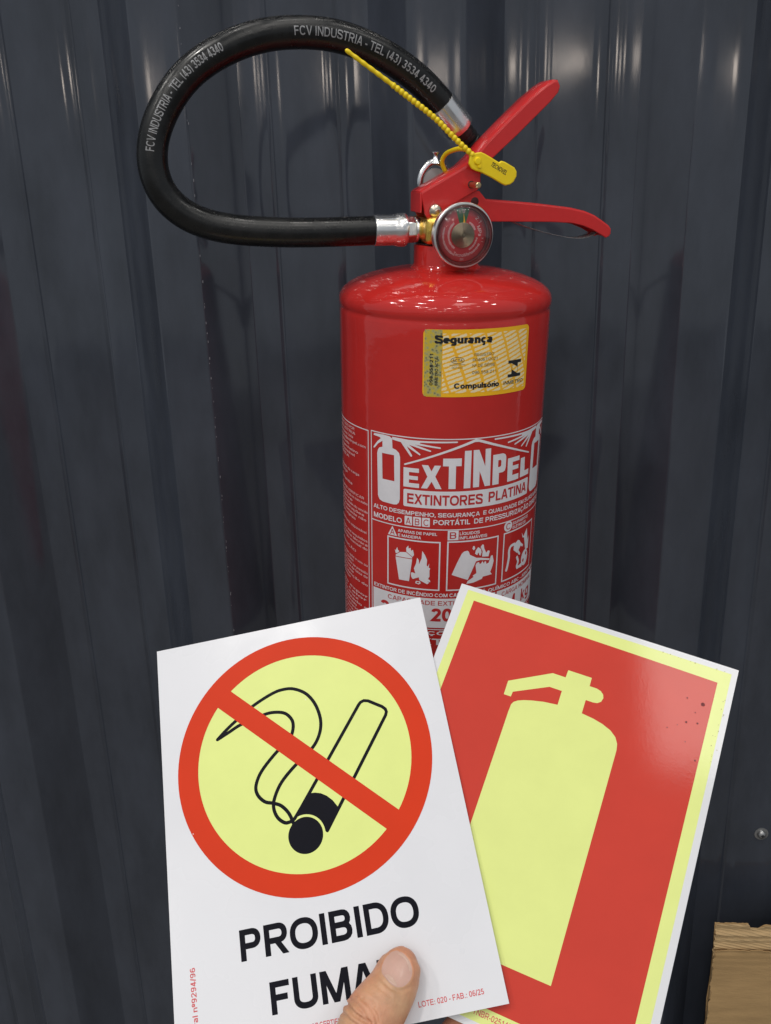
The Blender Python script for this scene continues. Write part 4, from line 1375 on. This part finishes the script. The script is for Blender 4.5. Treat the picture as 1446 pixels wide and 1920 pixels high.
FLc = card_frame((-0.1559, 0.4224, -0.2158), (0.9795, 0.118, 0.1631), (-0.1973, 0.7241, 0.6609))
FRc = card_frame((0.0145, 0.445, -0.1851), (0.932, -0.3058, -0.1943), (0.3536, 0.651, 0.6716))


def bend_r(x, z):
    # the sheet lifts a little towards its free upper right corner
    d = max(0.0, (x - 60) / 90) ** 2 * max(0.0, (130 - z) / 130) ** 1.5
    return -1.6 * d


def sheet(name, parent, m, th, bend=None, nx=30, nz=40):
    bm = bmesh.new()
    g = []
    for j in range(nz + 1):
        g.append([bm.verts.new((150 * i / nx * mm, -200 * j / nz * mm, (bend(150 * i / nx, 200 * j / nz) if bend else 0) * mm)) for i in range(nx + 1)])
    for A, B in zip(g, g[1:]):
        for k in range(nx):
            bm.faces.new((A[k], B[k], B[k + 1], A[k + 1]))
    o = ob(name, bm, m, parent)
    md = o.modifiers.new('board', 'SOLIDIFY')
    md.thickness = th
    md.offset = -1
    return o


def cfn(lift, bend=None):
    return lambda x, z, l=0: Vector((x * mm, -z * mm, ((bend(x, z) if bend else 0) + lift + l) * mm))


def flip(it):
    # text drawn with y up, placed in card space where v runs down
    V, F = it
    return [(v[0], -v[1], v[2]) for v in V], F


nsm = empty('no_smoking_sign', 'white no smoking sign with a red ring held under the thumb', 'sign', FLc)
sheet('sign_board', nsm, M['card'], 0.0009)
disc = art('luminous_disc', [poly(circ(73.9, 75.0, 55.9, 96))], M['lume'], nsm, cfn(0.03), cell=0)
ring_out, ring_in = circ(73.9, 75.0, 66.0, 128), circ(73.9, 75.0, 55.4, 128)
art('prohibition_ring', [poly(ring_out, ring_in)], M['signred'], nsm, cfn(0.09), cell=0)
c45 = math.sqrt(.5)
art('prohibition_bar', [poly([(73.9 + a * c45 - b * c45 + 0.55, 75.0 + a * c45 + b * c45 - 0.55) for a, b in ((-57.5, -5.4), (57.5, -5.4), (57.5, 5.4), (-57.5, 5.4))])], M['signred'], nsm, cfn(0.10), cell=0)
smo = [(30.0, 56.3), (34.5, 52.6), (39.7, 48.9), (50.0, 42.4), (61.4, 37.6), (68, 36.6), (73.5, 37.6), (79.4, 41.5), (83.4, 48.0), (85.1, 56.0), (84.2, 62.5), (81.0, 68.4), (76.0, 73.0), (68.4, 78.2), (61.0, 84.7), (56.8, 91.2), (55.5, 96.2), (56.8, 101.2), (60.2, 104.6), (63.6, 104.6), (65.6, 103.4)]
smi = [(30.0, 56.3), (36.5, 53.6), (43.0, 50.9), (55.2, 48.2), (61.4, 48.0), (66.9, 49.7), (70.0, 53.6), (70.4, 57.6), (68.7, 62.3), (65, 65.8), (59.5, 69.6), (51.4, 77.2), (47.8, 83.7), (48.1, 88.5), (51.4, 92.6), (55.6, 94.2), (59.4, 96.2), (62.8, 100.6), (64.6, 106.1)]
art('smoke_drawing', [stroke(smo, 1.75, smooth=5), stroke(smi, 1.75, smooth=5)], M['signink'], nsm, cfn(0.06), cell=0)
dirn = Vector((-0.62, 0.785))
cig = [(65.4, 103.6), (69, 99.4), (106.2, 53.2), (107.4, 52.1), (109.2, 51.6), (111.4, 52.2), (118.2, 56.8), (119.6, 58.4), (119.9, 59.9), (119.2, 61.6), (80.7, 112.4)]
art('cigarette_drawing', [stroke(cig, 1.7), poly([(65.2, 103.8), (74.6, 93.0), (77.2, 93.2), (80.0, 94.1), (82.8, 95.9), (85.4, 98.6), (87.6, 102.3), (80.6, 112.6)] + [(69.8 + 9.9 * math.cos(R_(a)), 112.5 + 9.9 * math.sin(R_(a))) for a in range(0, -125, -8)]), poly(circ(69.8, 112.5, 8.7, 48))], M['signink'], nsm, cfn(0.062), cell=0)
kx = text('PROIBIDO', 0, 0, 13.4, width=85.2, bold=0.0225, info=True)
for it in (text('PROIBIDO', 32.8, -162.0, 13.4, width=85.2, bold=0.0225), text('FUMAR', 44.7, -185.8, 13.2, sx=kx, bold=0.0225)):
    art('lettering', [flip(it)], M['signink'], nsm, cfn(0.04), cell=0)
for it in (text('LOTE: 020 - FAB.: 06/25', 110.3, -194.5, 2.3, width=29.8, bold=0.014), text('Nº CERTIFICADO: TNBR-02512/23', 62.3, -194.4, 2.4, width=37, bold=0.014),
           text('Lei Federal nº9294/96', 10.9, -199.2, 2.5, width=39.0, bold=0.014, rot=90)):
    art('lot_lettering', [flip(it)], M['rednote'], nsm, cfn(0.04), cell=0)
# fine scratches and specks on the print
its = []
for x, z, r in ((30.6, 156.0, .35), (14, 101, .25), (52.6, 43.5, .3), (78.8, 44.6, .3), (68, 103.4, .3)):
    its.append(poly(circ(x, z, r, 10)))
sk = art('print_specks', its, M['whiteprint'], nsm, cfn(0.12), cell=0)
sk['kind'] = 'stuff'

fes = empty('extinguisher_sign', 'red sign with pale extinguisher silhouette tilted behind the white sign', 'sign', FRc)
sheet('sign_board', fes, M['cardb'], 0.0009, bend_r)
CB = 5.0
art('luminous_border', [poly([(4.6, 2.4), (147.1, 3.3), (146.2, 197.2), (4.2, 197.2)])], M['lumeb'], fes, cfn(0.03, bend_r), cell=CB, rows_=CB)
sil = [(41.6, 52.2), (41.5, 44.6), (62.1, 33.0), (69.0, 33.0), (69.2, 28.8), (81.7, 28.8), (81.8, 33.4), (85.6, 33.4), (87.8, 34.0), (89.4, 35.4), (90.0, 37.2), (89.4, 39.4), (87.8, 40.7), (85.7, 41.1), (81.9, 41.1), (81.9, 48.4), (88.1, 49.1), (93.0, 50.2), (97.6, 52.0), (100.7, 54.4), (102.4, 57.4), (102.9, 60.5), (102.6, 171.5), (46.3, 171.6), (46.6, 60), (46.8, 56.0), (47.6, 54.4), (49.4, 53.0), (52.4, 51.7), (56.0, 50.6), (62, 49.2), (69.2, 48.3), (69.2, 40.6), (62.6, 40.6), (45.6, 49.4), (45.4, 52.2)]
art('red_field', [poly([(9.7, 7.6), (141.4, 10.0), (140.2, 190.6), (8.8, 190.6)], sil)], M['signredb'], fes, cfn(0.07, bend_r), cell=CB, rows_=CB)
art('lot_lettering', [flip(text('Nº CERTIFICADO: TNBR-02514/23', 49.5, -194.6, 2.5, width=44, bold=0.012))], M['rednote'], fes, cfn(0.06, bend_r), cell=CB)
art('ink_spots', [poly(circ(x, z, r, 12)) for x, z, r in ((137.0, 23.6, 1.0), (131.3, 35.2, 0.55), (136.6, 34.0, 0.5), (129.1, 22.9, 0.4), (123.2, 41.0, .3), (139.4, 52.4, .45), (134.4, 29, .3), (127.6, 38, .25), (133, 45, .28))], M['spot'], fes, cfn(0.10, bend_r), cell=0)
its = []
for k in range(15):
    z = 12 + 40 * random.random()
    its.append(poly(circ(146.6 + random.gauss(0, .9), z, random.uniform(.1, .32), 8, random.uniform(.12, .5))))
for k in range(10):
    its.append(poly(circ(110 + 34 * random.random(), 3.3 + random.gauss(0, .3), random.uniform(.12, .35), 8)))
sk = art('dirt_specks', its, M['goldspeck'], fes, cfn(0.11, bend_r), cell=0)
sk['kind'] = 'stuff'

# ================================================================== HAND (built in the no smoking sign's own frame, millimetres)
def U(u, v, n): return Vector((u, -v, n))


def ring_loft(bm, st, seg=28):
    """stations: (centre, half width across, half height along n)"""
    pts = [s[0] for s in st]
    tube(bm, pts, [s[1] for s in st], seg, Vector((0, 0, 1)), [s[2] for s in st])


def dense(st, n=5):
    P = catmull([s[0] for s in st], n)
    A = catmull([Vector((s[1], s[2], 0)) for s in st], n)
    return [(p, max(0.3, a.x), max(0.3, a.y)) for p, a in zip(P, A)]


bm = bmesh.new()
thumb = [(U(111.0, 171.2, 5.8), 0.5, 0.5), (U(110.4, 171.9, 6.0), 3.6, 3.4), (U(109.4, 173.0, 6.4), 5.6, 5.2), (U(108.2, 174.5, 6.8), 7.4, 6.2), (U(106.8, 176.6, 7.4), 9.0, 7.1), (U(104.8, 179.1, 8.2), 10.1, 7.9),
         (U(102.5, 182.5, 9.2), 10.7, 8.7), (U(100.0, 185.8, 10.4), 11.2, 9.6), (U(95.4, 190.2, 12.4), 12.2, 10.6), (U(90.7, 194.6, 13.6), 12.7, 11.0), (U(84.4, 201.5, 13.6), 12.0, 10.6), (U(77, 210.5, 12.0), 11.0, 10.4),
         (U(69, 219.5, 8.0), 13.0, 12.5), (U(58, 233, 0.0), 15.5, 15), (U(48, 250, -10), 17, 17), (U(42, 268, -18), 19, 18)]
ring_loft(bm, dense(thumb))


def finger(pts, rr):
    st = [(U(*p), r * 1.02, r * 0.94) for p, r in zip(pts, rr)]
    ring_loft(bm, dense(st, 6), 22)


def tipped(a, b, c, d, r):
    a, b, c, d = map(Vector, (a, b, c, d))
    e = d + (d - c).normalized() * r * 0.55
    finger([a.lerp(b, -0.55), a, a.lerp(b, .5), b, b.lerp(c, .5), c, c.lerp(d, .6), d, d.lerp(e, .6), e], [r * 1.55, r * 1.28, r * 1.02, r * 1.10, r * 0.96, r * 1.0, r * 0.93, r * 0.8, r * 0.55, 0.6])


tipped((92, 233, -30), (126, 209, -16), (145, 193, -15.5), (160, 180, -15.5), 8.8)
tipped((90, 251, -37), (130, 236, -21), (150, 222, -17), (164, 211, -16), 9.0)
tipped((86, 268, -40), (122, 261, -27), (139, 250, -20), (150, 241, -17), 8.5)
tipped((80, 284, -38), (108, 283, -29), (121, 276, -24), (131, 269, -20), 7.4)
for a, b, r0, r1 in (((44, 270, -18), (92, 233, -30), 17, 13), ((42, 277, -22), (90, 251, -37), 18, 13.5), ((40, 284, -24), (86, 268, -40), 18, 13), ((38, 290, -24), (80, 284, -38), 17, 12),
                     ((66, 224, 2), (90, 238, -25), 10, 10), ((52, 246, -6), (76, 254, -24), 16, 13)):
    a, b = Vector(a), Vector(b)
    ring_loft(bm, [(U(*a.lerp(b, t)), r0 + (r1 - r0) * t, (r0 + (r1 - r0) * t) * .9) for t in (0, .25, .5, .75, 1)], 22)
ring_loft(bm, dense([(U(46, 270, -18), 24, 19), (U(34, 292, -22), 27, 20), (U(20, 318, -26), 26, 19.5), (U(0, 352, -30), 30, 24), (U(-24, 392, -36), 35, 29)], 5), 30)
bmesh.ops.scale(bm, vec=(mm, mm, mm), verts=bm.verts)
bmesh.ops.recalc_face_normals(bm, faces=bm.faces)
tmp = ob('hand', bm, M['skin'])
md = tmp.modifiers.new('join', 'REMESH')
md.mode = 'VOXEL'
md.voxel_size = 0.00065
md.use_smooth_shade = True
md = tmp.modifiers.new('soften', 'SMOOTH')
md.factor = 0.5
md.iterations = 7
dg = bpy.context.evaluated_depsgraph_get()
me = bpy.data.meshes.new_from_object(tmp.evaluated_get(dg))
bpy.data.objects.remove(tmp)
# skin creases over the thumb joint and the fold round the nail, pressed into the surface
nail_out = [(105.6, 170.9), (102.8, 171.3), (99.9, 173.6), (98.2, 176.5), (98.1, 178.9), (99.4, 181.1), (101.1, 183.4), (103.2, 185.1), (105.5, 185.6), (107.9, 184.9), (109.6, 183.5), (110.8, 181.4), (111.1, 178.9), (110.4, 175.8), (108.5, 172.8)]
nail_c = Vector((104.7, 178.4))
creases = [([(80.0, 187.0), (81.6, 188.3), (82.9, 190.1), (84.4, 192.1), (86.8, 193.9), (90.5, 196.5)], 0.42, 0.55), ([(88, 186.6), (91.1, 189.4), (92.5, 191.9), (93.5, 194.0), (93.6, 197)], 0.26, 0.5), ([(86.0, 184.9), (89.4, 186.2), (92.2, 188.3), (93.6, 190.5)], 0.20, 0.5), ([(82.5, 186.0), (86, 189), (88.4, 192.2), (90, 196)], 0.2, 0.5), ([(78.5, 190.5), (82, 194), (86, 197.4)], 0.25, 0.6),
           ([(96.9, 179.7), (98.7, 182.4), (101.4, 185.3), (104.6, 187.0), (108.2, 186.2)], 0.16, 0.6), ([(94.5, 182), (97, 185), (100.5, 188)], .08, .5)]


def seg_d(p, a, b):
    ab = b - a
    t = max(0, min(1, (p - a).dot(ab) / ab.length_squared))
    return (p - a - ab * t).length


def in_poly(p, L):
    c = False
    for i in range(len(L)):
        (x1, y1), (x2, y2) = L[i], L[i - 1]
        if (y1 > p.y) != (y2 > p.y) and p.x < (x2 - x1) * (p.y - y1) / (y2 - y1) + x1:
            c = not c
    return c


NL = [Vector(q) for q in nail_out]
for v in me.vertices:
    u, vv, n = v.co.x * 1000, -v.co.y * 1000, v.co.z * 1000
    if n < 4 or u < 74 or u > 114 or vv < 168 or vv > 202:
        continue
    p = Vector((u, vv))
    d = 0.0
    for pts, depth, wd in creases:
        q = [Vector(a) for a in pts]
        dm = min(seg_d(p, a, b) for a, b in zip(q, q[1:]))
        d -= 3.0 * depth * math.exp(-(dm / (wd * 1.15)) ** 2)
        d += depth * 0.6 * math.exp(-((dm - 1.5) / 0.8) ** 2)
    dn = min(seg_d(p, NL[i], NL[i - 1]) for i in range(len(NL)))
    if in_poly(p, nail_out):
        d -= 0.16 * min(1, dn / 0.8)
    else:
        d += 0.34 * math.exp(-((dn - 0.45) / 0.7) ** 2)
    v.co += v.normal * d * mm
hand = bpy.data.objects.new('hand', me)
C.objects.link(hand)
for f in me.polygons:
    f.use_smooth = True
me.materials.clear()
me.materials.append(M['skin'])
hand.matrix_world = FLc
hand['label'] = 'light skinned left hand gripping both signs, thumb in front of the white one'
hand['category'] = 'hand'
# thumbnail draped over the tip
tree = BVHTree.FromPolygons([v.co.copy() for v in me.vertices], [tuple(p.vertices) for p in me.polygons])


def nail_mesh(name, outline, centre, m, lift, rings=8):
    bm = bmesh.new()
    O = catmull([Vector((x, y, 0)) for x, y in outline + outline[:1]], 4)[:-1]
    rows = []
    for k in range(rings + 1):
        t = k / rings
        row = []
        for q in O:
            p = Vector((centre.x, centre.y, 0)).lerp(q, t)
            hit = tree.ray_cast(Vector((p.x * mm, -p.y * mm, 0.05)), Vector((0, 0, -1)))[0]
            z = hit.z if hit else 0.01
            edge = min(1.0, (1 - t) / 0.14)
            row.append([p.x * mm, -p.y * mm, z + (lift * (0.25 + 0.75 * edge)) * mm])
            if k == 0:
                break
        rows.append(row)
    V = [[bm.verts.new(c) for c in r] for r in rows]
    n = len(O)
    for i in range(n):
        bm.faces.new((V[0][0], V[1][i], V[1][(i + 1) % n]))
    for A, B in zip(V[1:], V[2:]):
        for i in range(n):
            bm.faces.new((A[i], B[i], B[(i + 1) % n], A[(i + 1) % n]))
    bmesh.ops.recalc_face_normals(bm, faces=bm.faces)
    return ob(name, bm, m, hand, 80)


nl = nail_mesh('thumbnail', nail_out, nail_c, M['nail'], 0.24)
lun = [(98.7, 179.2), (99.6, 180.9), (101.2, 183.0), (103.0, 184.6), (104.2, 184.9), (103.6, 182.6), (102.2, 180.6), (100.4, 179.2)]
lo = nail_mesh('nail_lunula', lun, Vector((101.6, 181.8)), M['lunula'], 0.30, 4)
lo.parent = nl
edge = [(105.6, 171.1), (108.4, 173.0), (110.2, 175.9), (110.9, 178.9), (110.6, 181.2), (110.1, 181.0), (110.3, 178.8), (109.5, 176.2), (107.9, 173.7), (105.4, 171.9)]
fe_ = nail_mesh('nail_tip', edge, Vector((109.2, 175.4)), M['lunula'], 0.32, 3)
fe_.parent = nl
